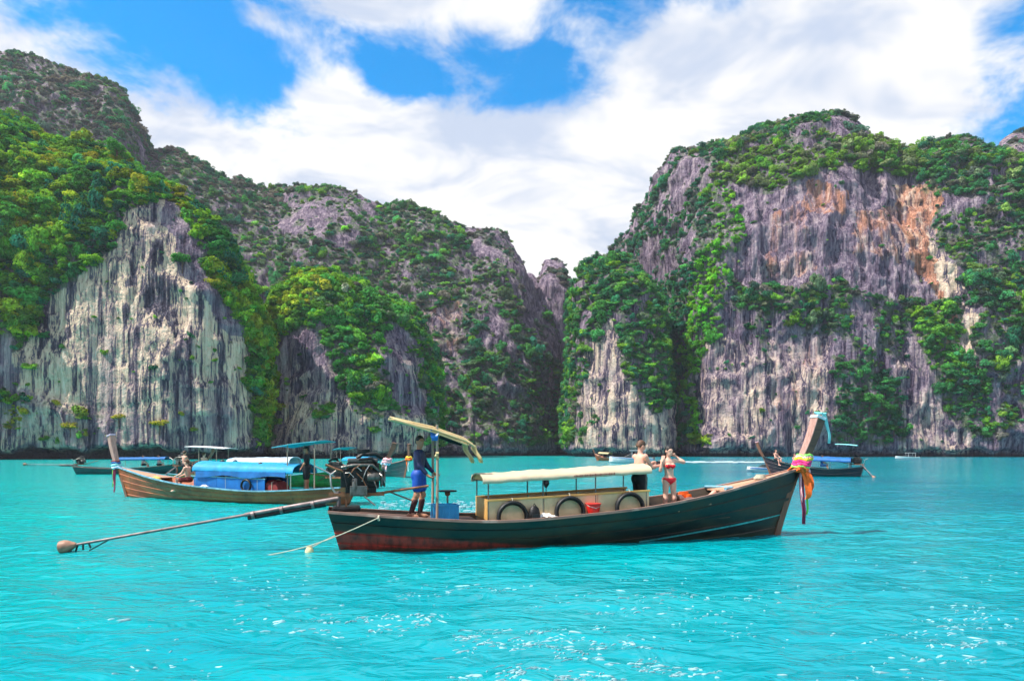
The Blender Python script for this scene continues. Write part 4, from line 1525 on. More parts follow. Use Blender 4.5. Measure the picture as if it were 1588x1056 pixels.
def person(label, loc, yaw, pose, H=1.72, fem=False, skin=SKIN_FAIR, hair=HAIR_BROWN, long_hair=False, clothes=(), h=.0115, group=None, lean=(0, 0), pitch=0.0, parent_mat=None):
    """pose: arms {'L','R'}: (upper arm direction, forearm direction, finger direction); legs: (thigh direction, shin direction, toe direction);
    head: (yaw, nod). Body faces +y, right hand at +x, feet near z = 0"""
    k = H / 1.75
    shw, hipw = (.160, .088) if fem else (.185, .092)
    pel = np.array([0, 0, .95])
    ch = pel + np.array([lean[0], lean[1], .45])         # chest top centre
    J = {}
    B, Hn = [], []                                       # body pieces, hand pieces
    up = unit(ch - pel)

    def tor(f):
        return pel + (ch - pel) * f
    if fem:
        B += [('e', pel + [0, -.005, .0], (.158, .108, .125)), ('e', tor(.36), (.112, .085, .14)), ('e', tor(.70), (.135, .095, .16)), ('e', tor(.92), (.135, .08, .09)),
              ('e', tor(.76) + [-.062, .085, -.02], (.058, .056, .056)), ('e', tor(.76) + [.062, .085, -.02], (.058, .056, .056)),
              ('e', pel + [-.07, -.075, -.05], (.082, .075, .085)), ('e', pel + [.07, -.075, -.05], (.082, .075, .085))]
    else:
        B += [('e', pel, (.150, .105, .12)), ('e', tor(.36), (.136, .098, .15)), ('e', tor(.68), (.160, .108, .19)), ('e', tor(.92), (.165, .088, .095)),
              ('e', pel + [-.07, -.06, -.05], (.08, .07, .085)), ('e', pel + [.07, -.06, -.05], (.08, .07, .085))]
    nk = ch + np.array([0, -.005, .05])
    hd = ch + np.array([0, .02, .225]) + np.array([lean[0], lean[1], 0]) * .25
    hy, nod = pose.get('head', (0, 0))
    cy, sy, cn, sn = math.cos(hy), math.sin(hy), math.cos(nod), math.sin(nod)
    RH = np.array([[cy, -sy, 0], [sy, cy, 0], [0, 0, 1]]) @ np.array([[1, 0, 0], [0, cn, sn], [0, -sn, cn]])

    def hp(v):
        return hd + RH @ np.array(v, float)
    B += [('l', nk - [0, 0, .06], hd - [0, .015, .05], .058 if not fem else .047, .052 if not fem else .044)]
    B += [('e', hp((0, -.01, .03)), (.074, .092, .088), RH), ('e', hp((0, .028, -.045)), (.054, .062, .062), RH), ('l', hp((0, .075, .012)), hp((0, .098, -.018)), .011, .015),
          ('l', hp((-.045, .07, .03)), hp((.045, .07, .03)), .012, .012), ('e', hp((0, .062, -.088)), (.024, .022, .018), RH),
          ('e', hp((-.077, -.005, -.005)), (.012, .022, .032), RH), ('e', hp((.077, -.005, -.005)), (.012, .022, .032), RH)]
    AR = {}
    for sd, s in (('L', -1), ('R', 1)):
        sh = ch + np.array([s * shw, 0, -.005])
        u, f, g = pose['arms'][sd]
        ul, fl_ = (.27, .245) if fem else (.29, .26)
        el = sh + unit(u) * ul
        wr = el + unit(f) * fl_
        r = .86 if fem else 1.0
        B += [('e', sh, (.058 * r, .056 * r, .058 * r)), ('l', sh, el, .049 * r, .039 * r), ('l', el, wr, .040 * r, .026 * r), ('e', el + unit(f) * .07, (.042 * r,) * 3)]
        AR[sd] = (sh, el, wr)
        g = unit(g)
        # the hand: palm, four fingers of their own length, thumb from the side of the palm
        side = np.cross(g, unit(f) + np.array([.03, .02, .01]))
        if np.linalg.norm(side) < .15:
            side = np.cross(g, [0, 0, 1.0]) if abs(g[2]) < .9 else np.cross(g, [0, 1.0, 0])
        side = unit(side) * s
        nrm = unit(np.cross(side, g)) * s
        cup = pose.get('curl', {}).get(sd, .5)
        pc = wr + g * .045
        Hn += [('l', wr, wr + g * .05, .026, .026), ('l', pc - side * .024, pc + g * .035 - side * .026, .016, .015), ('l', pc + side * .024, pc + g * .035 + side * .026, .016, .015), ('l', pc, pc + g * .037, .017, .016)]
        for q, (o_, ln) in enumerate(((-.033, .066), (-.011, .080), (.011, .086), (.033, .076))):
            b0 = wr + g * .088 + side * o_
            d1 = unit(g - nrm * cup * .8 + side * o_ * 2)
            b1 = b0 + d1 * ln * .55
            d2 = unit(g * (1 - cup) - nrm * cup * 1.6 + side * o_)
            Hn += [('l', b0 - g * .02, b1, .0095, .0088), ('l', b1, b1 + d2 * ln * .5, .0088, .0072)]
        tb = wr + g * .03 + side * .034
        d1 = unit(g * .6 + side * .75 - nrm * .4 * cup)
        t1 = tb + d1 * .04
        Hn += [('l', tb, t1, .0125, .0105), ('l', t1, t1 + unit(g + side * (.3 - .6 * cup) - nrm * .6 * cup) * .034, .0105, .008)]
    LG = {}
    for sd, s in (('L', -1), ('R', 1)):
        hpj = pel + np.array([s * hipw, 0, -.04])
        u, f, g = pose['legs'][sd]
        kn = hpj + unit(u) * .425
        an = kn + unit(f) * .405
        r = .98 if fem else 1.0
        back = unit(np.cross(np.array([1.0, 0, 0]), unit(f)))
        if back[1] > 0:
            back = -back
        B += [('l', hpj, kn, .084 * r if not fem else .088, .054 * r), ('l', kn, an, .052 * r, .035 * r), ('e', kn + unit(f) * .12 + back * .022, (.05 * r, .05 * r, .075 * r)), ('e', kn, (.055 * r,) * 3)]
        g = unit(g)
        heel = an + unit(f) * .045 - g * .045
        toe = an + unit(f) * .060 + g * .135
        B += [('l', an, heel, .036, .034), ('l', heel, toe, .032, .034), ('l', toe, toe + g * .055, .034, .020), ('l', an, toe, .036, .026)]
        LG[sd] = (hpj, kn, an)

    def scaled(lst, grow=0.0):
        return [(('l', q[1], q[2], q[3] + grow, q[4] + grow) if q[0] == 'l' else ('e', q[1], tuple(x + grow for x in q[2])) + tuple(q[3:])) for q in lst]

    def field(lst, hh, kk):
        lo, hi = np.full(3, 9.), np.full(3, -9.)
        for q in lst:
            if q[0] == 'l':
                rr = max(q[3], q[4])
                for e in (q[1], q[2]):
                    lo, hi = np.minimum(lo, np.array(e) - rr), np.maximum(hi, np.array(e) + rr)
            else:
                rr = max(q[2])
                lo, hi = np.minimum(lo, np.array(q[1]) - rr), np.maximum(hi, np.array(q[1]) + rr)
        F = Field(lo - 4 * hh, hi + 4 * hh, hh, kk)
        for q in lst:
            F.limb(*q[1:]) if q[0] == 'l' else F.ell(*q[1:])
        return F
    hh = h / k
    # body and hands share one grid, hands with a crisper union so that the fingers stay apart
    F = field(B + Hn, hh, .0001)
    S1 = Field(F.lo, F.lo + hh * (F.n - 1), hh, .014)
    S2 = Field(F.lo, F.lo + hh * (F.n - 1), hh, .0035)
    for q in B:
        S1.limb(*q[1:]) if q[0] == 'l' else S1.ell(*q[1:])
    for q in Hn:
        S2.limb(*q[1:]) if q[0] == 'l' else S2.ell(*q[1:])
    n_ = np.minimum(S1.n, S2.n)
    a, b = S1.value()[:n_[0], :n_[1], :n_[2]], S2.value()[:n_[0], :n_[1], :n_[2]]
    m = np.clip(.5 + .5 * (b - a) / .012, 0, 1)
    D = b * (1 - m) + a * m - .012 * m * (1 - m)
    V, Q = nets(D, F.lo, hh)
    zmin = min(an[2] for (_, _, an) in LG.values()) - .085
    rx = Matrix.Rotation(pitch, 4, 'X')
    root = empty('person', loc, yaw, label, 'person', group)
    T = lambda v: np.array([tuple(rx @ Vector(p)) for p in v])

    def out(name, V, Q, mat, par):
        V = (V - np.array([0, 0, zmin])) * k
        if pitch:
            V = T(V)
        me = mesh_np(name, V, Q)
        return link_mesh(name, me, mat, par, smooth=True)
    body = out('body', V, Q, skin, root)

    def worn(name, pieces, clips, mat, grow, kk=.014, par=None, hh2=None):
        hq = hh2 or hh
        Fc = field(scaled(pieces, grow), hq, kk)
        val = Fc.value()
        g = np.stack(np.meshgrid(*Fc.ax, indexing='ij'), -1)
        for (c0, nn) in clips:
            val = np.maximum(val, (g - np.array(c0)) @ unit(nn))
        v, q = nets(val, Fc.lo, hq)
        if len(q):
            return out(name, v, q, mat, par or root)
    # hair
    hr = [('e', hp((0, -.018, .044)), (.090, .106, .097), RH), ('e', hp((0, -.055, -.01)), (.078, .066, .080), RH)]
    cl = [(hp((0, .045, .045)), RH @ np.array([0, .85, -.5])), (hp((0, 0, -.055)), RH @ np.array([0, 0, -1.0]))]
    if long_hair:
        hr += [('l', hp((0, -.075, -.02)), hp((.02, -.085, -.19)), .055, .03), ('l', hp((-.06, -.03, 0)), hp((-.065, -.03, -.16)), .03, .022)]
        cl = [(hp((0, .05, .045)), RH @ np.array([0, .9, -.42]))]
    worn('hair', hr, cl, hair, 0, .010)
    # face
    mbs = MB()
    for s in (-1, 1):
        e = MB().ball((0, 0, 0), 1, 8, 6)
        ev = np.array(e.v) * np.array([.013, .008, .008]) @ RH.T + hp((s * .030, .079, .008))
        ob = out('eye', ev, np.array([f for f in e.f if len(f) == 4]), EYE, body)
    e = MB().ball((0, 0, 0), 1, 8, 6)
    out('mouth', np.array(e.v) * np.array([.024, .008, .007]) @ RH.T + hp((0, .081, -.058)), np.array([f for f in e.f if len(f) == 4]), LIP, body)
    ctx = dict(B=B, pel=pel, ch=ch, tor=tor, AR=AR, LG=LG, worn=worn, hp=hp, out=out, k=k, zmin=zmin, root=root, body=body)
    for c in clothes:
        c(ctx)
    return root, ctx


def shorts(mat, length=.6, grow=.022, name='shorts', stripe=None):
    def f(c):
        pcs = [q for q in c['B'][:8] if q[0] == 'e' and q[1][2] < c['pel'][2] + .06]
        cl = [(c['pel'] + [0, 0, .075], (0, 0, 1))]
        for sd in 'LR':
            hpj, kn, an = c['LG'][sd]
            pcs.append(('l', hpj, hpj + (kn - hpj) * (length + .02), .092, .078))
        o = c['worn'](name, pcs, cl, mat, grow)
        if stripe is not None:
            for sd, s in (('L', -1), ('R', 1)):
                hpj, kn, an = c['LG'][sd]
                a, b = hpj + np.array([s * .105, 0, .02]), hpj + (kn - hpj) * length + np.array([s * .09, 0, 0])
                e = MB().tube([a, (a + b) / 2, b], .012, 6)
                c['out']('stripe', np.array(e.v), np.array([x for x in e.f if len(x) == 4]), stripe, o)
    return f


def shirt(mat, sleeve=1.0, grow=.012, hem=-.05, smat=None):
    def f(c):
        pcs = [q for q in c['B'][:8] if q[0] == 'e']
        o = c['worn']('shirt', pcs + [('e', c['ch'] + [0, 0, -.02], (.12, .08, .07))] + [('l', c['AR'][s][0], c['AR'][s][0] + (c['AR'][s][1] - c['AR'][s][0]) * .25, .054, .052) for s in 'LR'],
                      [(c['pel'] + [0, 0, hem], (0, 0, -1)), (c['ch'] + [0, 0, .065], (0, 0, 1))], mat, grow)
        if sleeve > 0:
            for s in 'LR':
                sh, el, wr = c['AR'][s]
                pcs = [('l', sh, sh + (el - sh) * min(1, sleeve * 2), .052, .041)]
                if sleeve > .5:
                    pcs.append(('l', el, el + (wr - el) * (sleeve * 2 - 1) * .95, .042, .03))
                c['worn']('sleeve', pcs, [], smat or mat, grow, par=o)
    return f


def bikini(mat):
    def f(c):
        B = c['B']
        t = c['tor']
        c['worn']('bikini_top', B[4:6], [(t(.76) + [0, .03, 0], (0, -1, 0)), (t(.76) + [0, 0, .025], (0, .1, 1))], mat, .008)
        c['worn']('bikini_band', [B[2]], [(t(.70) + [0, 0, .012], (0, 0, 1)), (t(.70) + [0, 0, -.012], (0, 0, -1))], mat, .006)
        bt = [B[0], B[6], B[7]]
        for sd in 'LR':
            hpj, kn, an = c['LG'][sd]
            bt.append(('l', hpj, hpj + (kn - hpj) * .12, .088, .085))
        c['worn']('bikini_bottom', bt, [(c['pel'] + [0, 0, .035], (0, 0, 1)), (c['pel'] + [.10, 0, -.05], (.62, 0, -.78)), (c['pel'] + [-.10, 0, -.05], (-.62, 0, -.78))], mat, .008)
    return f


def cap_hat(mat):
    def f(c):
        hp = c['hp']
        c['worn']('cap', [('e', hp((0, -.01, .05)), (.084, .098, .082)), ('l', hp((-.03, .08, .05)), hp((.03, .08, .05)), .03, .03), ('l', hp((-.03, .12, .042)), hp((.03, .12, .042)), .012, .012)], [(hp((0, 0, .035)), (0, 0, -1))], mat, .004, .008)
    return f


def leg_shade(mat):
    def f(c):
        for s in 'LR':
            hpj, kn, an = c['LG'][s]
            c['worn']('shade_sheath', [('l', kn + (an - kn) * .30, an, .056, .042)], [], mat, .010)  # dark sheath carries the shade on the lower legs
    return f


STAND = {'L': ((-.03, .06, -1), (-.02, -.05, -1), (0, 1, 0)), 'R': ((.05, .0, -1), (.02, -.06, -1), (.15, 1, 0))}
SIT = {'L': ((-.12, 1, -.05), (-.02, .12, -1), (0, 1, 0)), 'R': ((.12, 1, -.05), (.02, .12, -1), (.1, 1, 0))}
ARM_DOWN = {'L': ((-.25, .1, -1), (-.1, .5, -.8), (0, .5, -.8)), 'R': ((.25, .1, -1), (.1, .5, -.8), (0, .5, -.8))}
ARM_KNEE = {'L': ((-.2, .5, -.9), (.1, .9, -.35), (0, 1, -.3)), 'R': ((.2, .5, -.9), (-.1, .9, -.35), (0, 1, -.3))}


# ------------------------------------------------------------------ the boats in their places
def lx(mw, px, y=0.0):
    """position along a boat that stands over a pixel column of the photograph"""
    k = (px - HX) / FPX
    o, u, n = mw.translation, mw.col[0].to_3d(), mw.col[1].to_3d()
    return (k * (o.y + y * n.y) - (o.x + y * n.x)) / (u.x - k * u.y)


def lz(mw, x, y, py):
    w = mw @ Vector((x, y, 0))
    return CAMZ - (py - HY) / FPX * w.y


def onboat(mw, x, y, z):
    return mw @ Vector((x, y, z))


def heading(mw):
    return math.atan2(mw.col[0].y, mw.col[0].x)


NB, NH, NM = near_boat()
nth = heading(NM)
px0 = NH.L - .06
garland('bow_garland', 'orange, pink and lime cloths tied round the prow of the foreground boat', NM, (px0, 0, 1.58), (.42, 0, 1.0), 1.0,
        [(-.02, .17, .15, .055, M_ORANGE), (.05, .18, .16, .04, M_LIME), (.10, .17, .16, .05, M_PINK), (.17, .17, .16, .045, M_PINK), (.24, .16, .155, .05, M_YELLOW), (.28, .17, .15, .04, M_PALEPINK), (.32, .15, .15, .035, M_LIME)],
        [([(-.02, -.17, .0), (.10, -.2, -.12), (.18, -.19, -.40), (.20, -.18, -.62), (.16, -.18, -.72)], .17, M_ORANGE),
         ([(.05, -.16, .05), (.18, -.2, -.10), (.27, -.18, -.36), (.26, -.16, -.55)], .15, M_ORANGE),
         ([(-.28, -.12, -.02), (-.16, -.2, .05), (.0, -.22, .02), (.08, -.2, -.08)], .16, M_ORANGE),
         ([(.05, -.12, -.05), (.07, -.12, -.6), (.10, -.12, -1.05), (.12, -.12, -1.32)], .11, M_MAROON),
         ([(.08, -.10, -.05), (.11, -.1, -.6), (.14, -.1, -1.0), (.17, -.1, -1.14)], .07, M_PINK),
         ([(.03, -.14, -.05), (.02, -.14, -.5), (.06, -.14, -.8)], .05, M_PALEPINK),
         ([(.12, -.08, 0), (.22, -.08, -.5), (.24, -.08, -.9), (.24, -.08, -1.1)], .05, M_LIME),
         ([(.10, -.15, .10), (.22, -.16, .0), (.24, -.15, -.2)], .06, M_PALEPINK)])
rb = empty('prow_ribbon', NM @ Vector((NH.L + .62, -.1, 2.92)), nth, 'pale turquoise ribbon hanging behind the tip of the foreground prow', 'ribbon')
cloth_strand([(-.02, 0, .02), (.06, .0, -.10), (.13, .02, -.36), (.17, .02, -.55), (.19, .03, -.72)], .09, M_AQUA, rb, 'cloth', thick=.012)
MB().tube([(-.10, -.1, .0), (-.10, .18, .03), (-.02, .2, .0), (.02, -.08, .0)], .02, 6).build('knot', M_AQUA, rb, smooth=True)

# tyres hung on the coaming
for k, (px, tl) in enumerate(((795, 'black tyre nearest the stern on the cream side of the foreground boat'), (884, 'black tyre in the middle of the cream side of the foreground boat'), (977, 'black tyre nearest the bow on the cream side of the foreground boat'))):
    x = lx(NM, px, -.72)
    ztop = lz(NM, x, -.72, (775, 767.5, 761.5)[k])
    t = empty('tyre', onboat(NM, x, -.72, ztop - .70), nth, tl, 'tyre', 'tyres hung along the foreground boat')
    MB().torus((0, 0, .345), .305, .038, 'Y', 36, 10).build('tread', M_RUBBER, t, smooth=True)
    MB().torus((0, 0, .345), .262, .014, 'Y', 36, 8).build('bead', M_RUBBER, t, smooth=True)
    MB().tube([(0, .0, .64), (.01, .05, .72), (0, .09, .74)], .010, 6).build('lashing', M_ROPE, t)

x = lx(NM, 920, -.74)
bk = empty('bucket', onboat(NM, x, -.74, NH.sheer(x) - .06), nth, 'red plastic bucket between two tyres on the foreground boat', 'bucket')
MB().lathe([(.115, 0), (.12, .01), (.155, .24), (.165, .245), (.165, .26), (.145, .26), (.11, .03), (.02, .025)], 20).build('pail', M_RED, bk, smooth=True)
MB().lathe([(.150, .247), (.168, .247), (.168, .262), (.150, .262)], 20).build('rim', M_RED, bk)
MB().tube([(-.165, 0, .25), (-.12, -.10, .20), (0, -.165, .17), (.12, -.10, .20), (.165, 0, .25)], .006, 6).build('bail', M_CHROME, bk)
x = lx(NM, 828, -.74)
sc = empty('backpack', onboat(NM, x, -.76, NH.sheer(x) - .05), nth, 'small black backpack beside the stern tyre of the foreground boat', 'bag')
MB().rings([[Vector((r * a * math.cos(t), r * b * math.sin(t), z)) for t in np.linspace(0, 6.283, 14)[:-1]] for (z, r, a, b) in ((0, .10, 1, .8), (.03, .13, 1, .8), (.16, .135, .95, .75), (.26, .11, .9, .7), (.31, .06, .8, .6))]).build('sack', M_IRON, sc, smooth=True)
MB().rings([[Vector((.07 * a, -.11 - .03 * b, z)) for a, b in ((-1, 0), (-.9, 1), (.9, 1), (1, 0))] for z in (.04, .15)]).build('pocket', M_RUBBER, sc)
MB().tube([(-.03, 0, .30), (0, 0, .36), (.04, 0, .30)], .010, 6).build('strap', M_RUBBER, sc)
x = lx(NM, 846, -.74)
tw = empty('towel', onboat(NM, x, -.74, NH.sheer(x) - .05), nth, 'crumpled pale grey towel beside the black backpack', 'towel')
rows = []
for i in range(13):
    rows.append([Vector((-.24 + .04 * i, -.10 + .02 * j, .05 + .09 * math.exp(-((i - 6) / 4.5) ** 2 - ((j - 5) / 3.5) ** 2) + .014 * math.sin(i * 1.9 + j) + .012 * math.cos(j * 2.3))) for j in range(11)])
mb = MB()
strip(mb, rows)
strip(mb, [[p - Vector((0, 0, .02 + max(0, p.z - .03) * .9)) for p in r] for r in rows])
mb.build('folded_cloth', simple('pale_grey_towel', (0.62, 0.60, 0.58), .9, var=.2, vscale=9), tw, smooth=True)
MB().tube([(.22, -.05, .03), (.30, -.04, .035), (.36, .02, .03)], [.03, .028, .02], 8).build('rolled_edge', BLUEC, tw, smooth=True)

# crate and stand behind the helmsman
x0, x1 = lx(NM, 672, -.25), lx(NM, 712, -.25)
cr = empty('crate', onboat(NM, (x0 + x1) / 2, -.02, NH.sheer(2.5) - .055), nth, 'blue plastic crate on the stern deck behind the awning posts', 'crate')
w = (x1 - x0)
for (c, s) in (((0, -.22, .16), (w, .018, .32)), ((0, .22, .16), (w, .018, .32)), ((-w / 2 + .009, 0, .16), (.018, .42, .32)), ((w / 2 - .009, 0, .16), (.018, .42, .32))):
    MB().box(c, s).build('side', M_BLUE_BOX, cr, bevel=.004)
MB().box((0, 0, .012), (w - .04, .42, .02)).build('bottom', M_BLUE_BOX, cr)
for k in range(4):
    MB().box((-w / 2 + w * (k + .5) / 4, -.234, .16), (.022, .012, .30)).build('rib', M_BLUE_BOX, cr)
MB().box((0, -.236, .31), (w + .02, .02, .03)).build('rim', M_BLUE_BOX, cr)
x = lx(NM, 694, .30)
stl = empty('stool', onboat(NM, x, .30, NH.sheer(x) - .055), nth, 'round topped black stool on one leg behind the blue crate', 'stool')
MB().lathe([(.02, .555), (.20, .56), (.205, .575), (.2, .59), (.02, .595)], 18).build('seat', M_IRON, stl, smooth=True)
MB().lathe([(.03, .47), (.06, .49), (.06, .54), (.05, .556)], 12).build('swivel', M_RUST, stl, smooth=True)
MB().tube([(0, 0, .02), (0, 0, .48)], .022, 8).build('leg', M_IRON2, stl)
MB().lathe([(.14, 0), (.14, .015), (.03, .03)], 14).build('foot', M_IRON, stl)

# mooring line from the stern and the small float
ro = empty('mooring_rope', onboat(NM, .95, -.72, .70), 0, 'thin rope running from the stern of the foreground boat into the water', 'rope')
a, b = Vector((0, 0, 0)), P(372, 863, 13.0) - onboat(NM, .95, -.72, .70)
b.z = -.75 - .0
pts = [a + (b - a) * t + Vector((0, 0, -.28 * math.sin(t * 3.14159))) * .5 for t in np.linspace(0, 1, 12)]
MB().tube(pts, .011, 6).build('line', M_ROPE, ro, smooth=True)
MB().torus((.02, .0, .0), .05, .012, 'X', 14, 6).build('hitch', M_ROPE, ro, smooth=True)
fl = empty('float', (P(482, 856, 13.3).x, 13.2, .0), 0, 'small yellowish float beside the stern of the foreground boat', 'float')
MB().ball((0, 0, .06), (.085, .085, .11)).build('ball', simple('yellowed_foam', (0.74, 0.62, 0.34), .7, var=.2), fl, smooth=True)
MB().tube([(0, 0, .15), (.03, 0, .19), (.06, 0, .15)], .012, 6).build('eye', M_ROPE, fl)
MB().tube([(.05, .05, .15), (.25, .2, .26), (.42, .45, .34), (.55, .62, .45)], .010, 6).build('line', M_ROPE, fl, smooth=True)

x = lx(NM, 1016, -.45)
mt = empty('beach_towel', onboat(NM, x, -.42, .49), nth, 'red and white striped towel rolled at the feet of the couple', 'towel')
for k in range(6):
    a = -.24 + .08 * k
    MB().tube([(a, 0, .16), (a + .078, 0, .16)], [.15 + .008 * math.sin(k * 2), .15 - .006 * math.cos(k)], 12).build('stripe', M_RED_DK if k % 2 else M_PALEPINK, mt, smooth=True)
x = lx(NM, 1178, .0)
rc = empty('rope_coil', onboat(NM, x, .0, NH.sheer(x)), nth, 'coil of pale rope on the foredeck of the foreground boat', 'rope')
for k in range(4):
    MB().torus((0.01 * k, .008 * (k % 2), .018 + .024 * k), .13 - .012 * k, .013, 'Z', 22, 6).build('turn', M_ROPE, rc, smooth=True)
MB().tube([(.13, 0, .02), (.3, .05, .015), (.5, .02, .03), (.62, 0, .05)], .012, 6).build('tail_end', M_ROPE, rc, smooth=True)
x = lx(NM, 1068, .25)
lj = empty('life_jacket', onboat(NM, x, .30, .49), nth, 'faded orange life jacket lying inside the far rail near the woman', 'life jacket')
for s_ in (-1, 1):
    MB().rings([[Vector((s_ * .10 + .085 * r_ * math.cos(q), .03 * math.sin(q) * r_ + .12, z)) for q in np.linspace(0, 6.283, 12)[:-1]] for (z, r_) in ((.0, .7), (.04, 1), (.40, 1), (.50, .7))]).build('front_panel', M_ORANGE, lj, smooth=True)
MB().rings([[Vector((.19 * r_ * math.cos(q), .035 * math.sin(q) * r_ + .20, z)) for q in np.linspace(0, 6.283, 12)[:-1]] for (z, r_) in ((.0, .8), (.04, 1), (.46, .9), (.56, .6))]).build('back_panel', M_ORANGE, lj, smooth=True)
MB().box((0, .16, .18), (.42, .16, .03)).build('belt', M_RUBBER, lj)

# helmsman, and the couple at the bow
x = lx(NM, 650, -.05)
person('person in navy top and blue shorts standing at the tiller under the awning', onboat(NM, x, -.05, NH.sheer(x) - .05), nth + R(-112), {
    'arms': {'L': ((-.15, .35, -1), (.05, .75, -.72), (.2, .8, -.45)), 'R': ((.1, .30, -1), (.0, .62, -.78), (-.1, .8, -.5))},
    'legs': {'L': ((-.05, .12, -1), (-.02, -.18, -1), (0, 1, 0)), 'R': ((.04, -.06, -1), (.02, -.30, -.95), (.2, 1, 0))}, 'head': (R(-38), .12), 'curl': {'L': .7, 'R': .7}},
    H=1.70, skin=SKIN_TAN, hair=HAIR_BLACK, clothes=(shirt(NAVY, .9, hem=.02), shorts(ROYAL, .60, .030), leg_shade(simple('dark_maroon_leg_shade', (0.05, 0.012, 0.014), .7))))
x = lx(NM, 992, -.05)
man, mc = person('bare chested person in black shorts looking down at a camera', onboat(NM, x, -.05, .478), nth + R(-78), {
    'arms': {'L': ((-.18, .62, -.75), (.12, .92, .22), (.5, .85, .2)), 'R': ((.14, .55, -.80), (-.12, .92, .16), (-.3, .9, .2))},
    'legs': STAND, 'head': (R(-6), .50), 'curl': {'L': .75, 'R': .75}}, H=1.76, skin=SKIN_PINK, hair=HAIR_BROWN, clothes=(shorts(BLACKC, .52, .026, stripe=WHITEC),), lean=(0, .015))
wr = (mc['AR']['R'][2] + mc['AR']['L'][2]) / 2 + np.array([0, .10, .03])
cpos = Matrix.Translation(man.location) @ man.rotation_euler.to_matrix().to_4x4() @ Vector((wr - np.array([0, 0, mc['zmin']])) * mc['k'])
cm = empty('camera_device', cpos, man.rotation_euler.z, 'small black and silver camera held by the bare chested person', 'camera')
MB().box((0, 0, 0), (.13, .055, .085)).build('case', BLACKC, cm, bevel=.008)
MB().tube([(0, .02, 0), (0, .085, 0)], .034, 14).build('lens', M_CHROME, cm, smooth=True)
MB().box((.02, 0, .05), (.05, .04, .02)).build('viewfinder', M_CHROME, cm, bevel=.004)
x = lx(NM, 1038, -.15)
person('person in a red bikini with one hand raised to the hair', onboat(NM, x, -.15, .478), nth + R(180 + 2), {
    'arms': {'R': ((.38, .32, -.82), (-.02, .42, .95), (-.25, -.1, 1)), 'L': ((-.95, -.10, -.12), (.62, -.42, .55), (.8, -.2, .4))},
    'legs': {'L': ((-.03, .10, -1), (-.02, -.12, -1), (-.1, 1, 0)), 'R': ((.05, .0, -1), (.02, -.02, -1), (.15, 1, 0))}, 'head': (R(14), .16), 'curl': {'L': .5, 'R': .5}},
    H=1.64, fem=True, skin=SKIN_FAIR, hair=HAIR_BLACK, long_hair=True, clothes=(bikini(BIKINI),), lean=(.02, .0))
x = lx(NM, 1108, -.10)
person('sunbather lying in the bow well with knees raised', onboat(NM, x + .5, -.10, .66), nth + R(-90), {
    'arms': {'L': ((-.4, -.1, -.9), (-.2, .1, -.9), (0, .2, -1)), 'R': ((.4, -.1, -.9), (.2, .1, -.9), (0, .2, -1))},
    'legs': {'L': ((-.06, .75, -.66), (0, -.60, -.8), (0, .9, -.4)), 'R': ((.06, .45, -.85), (0, -.40, -.9), (0, .9, -.4))}, 'head': (0, .2)}, H=1.62, skin=SKIN_PINK, hair=HAIR_BROWN,
    clothes=(shorts(M_RED_DK, .4),), h=.016, pitch=R(80))

# ---- second boat, to the left
B2, H2, W2 = twin_boat('brown longtail boat with bright blue canopy, second nearest, at left', (-17.35, 30.0), (-6.05, 25.3), M_HULL_BROWN, M_RAIL_BLUE, M_PROW, simple('pale_violet_cap', (0.55, 0.42, 0.55), .5), M_PROW, zs=.84, prow_top=(.42, 1.42))
t2 = heading(W2)
a, b = lx(W2, 452, .62), lx(W2, 304, .62)
r2 = canopy(H2, B2, a, b, 1.20, 1.26, .66, .36, M_BLUE_CANVAS, M_CHROME, 4, None, skirt=.02)
n = 14
cur = []
for i in range(n):
    x = a + .2 + (b - a - .3) * i / (n - 1)
    cur.append([Vector((x, .70, 1.22)), Vector((x, .73, 1.22)), Vector((x, .74 + .02 * math.sin(i * 1.7), 1.02 + .05 * math.sin(i * .9))), Vector((x, .71 + .02 * math.sin(i * 1.7), 1.02 + .05 * math.sin(i * .9)))])
MB().rings(cur).build('side_curtain', M_BLUE_CANVAS2, B2, smooth=True)
coaming(H2, B2, lx(W2, 412, .62), lx(W2, 302, .62), .93, 1.0, .66, M_BLUE_PANEL, M_RAIL_BLUE)
a = lx(W2, 470, 0)
flat_awning(B2, lx(W2, 505, 0), lx(W2, 438, 0), .6, 2.27, M_TEAL_CANVAS, M_POLE, .45, (lx(W2, 448, .4), lx(W2, 490, .4)), tilt=-.22)
engine(B2, (.55, 0, 1.30), (-1.6, -.6, -.6), (1.9, .1, 1.18), big=False)
garland('bow_garland', 'pale blue cloth with dark ribbons on the prow of the brown boat', W2, (H2.L - .06, 0, 1.30), (.3, 0, 1), 1.0,
        [(.0, .17, .15, .06, M_PALE_CANVAS), (.10, .16, .15, .06, M_AQUA), (.20, .15, .14, .045, M_BLUE_CANVAS2), (.27, .15, .14, .03, M_RED_DK)],
        [([(.05, .12, 0), (.08, .13, -.4), (.10, .12, -.8), (.09, .12, -1.08)], .14, M_MAROON), ([(.16, .10, 0), (.2, .1, -.4), (.22, .1, -.85)], .06, M_LIME), ([(.10, .1, 0), (.14, .12, -.5), (.15, .1, -.7)], .07, M_PALEPINK)])
x = lx(W2, 382, .74)
t = empty('tyre', onboat(W2, x, .76, .44), t2, 'dark tyre on the blue side panel of the brown boat', 'tyre')
MB().torus((0, 0, .25), .225, .032, 'Y', 30, 8).build('tread', M_RUBBER, t, smooth=True)
MB().torus((0, 0, .25), .192, .012, 'Y', 30, 8).build('bead', M_RUBBER, t, smooth=True)
x = lx(W2, 427, .3)
bx_ = empty('bundle', onboat(W2, x, .25, H2.sheer(x) - .08), t2, 'maroon bundle under cloth on the stern deck of the brown boat', 'bundle')
rr = []
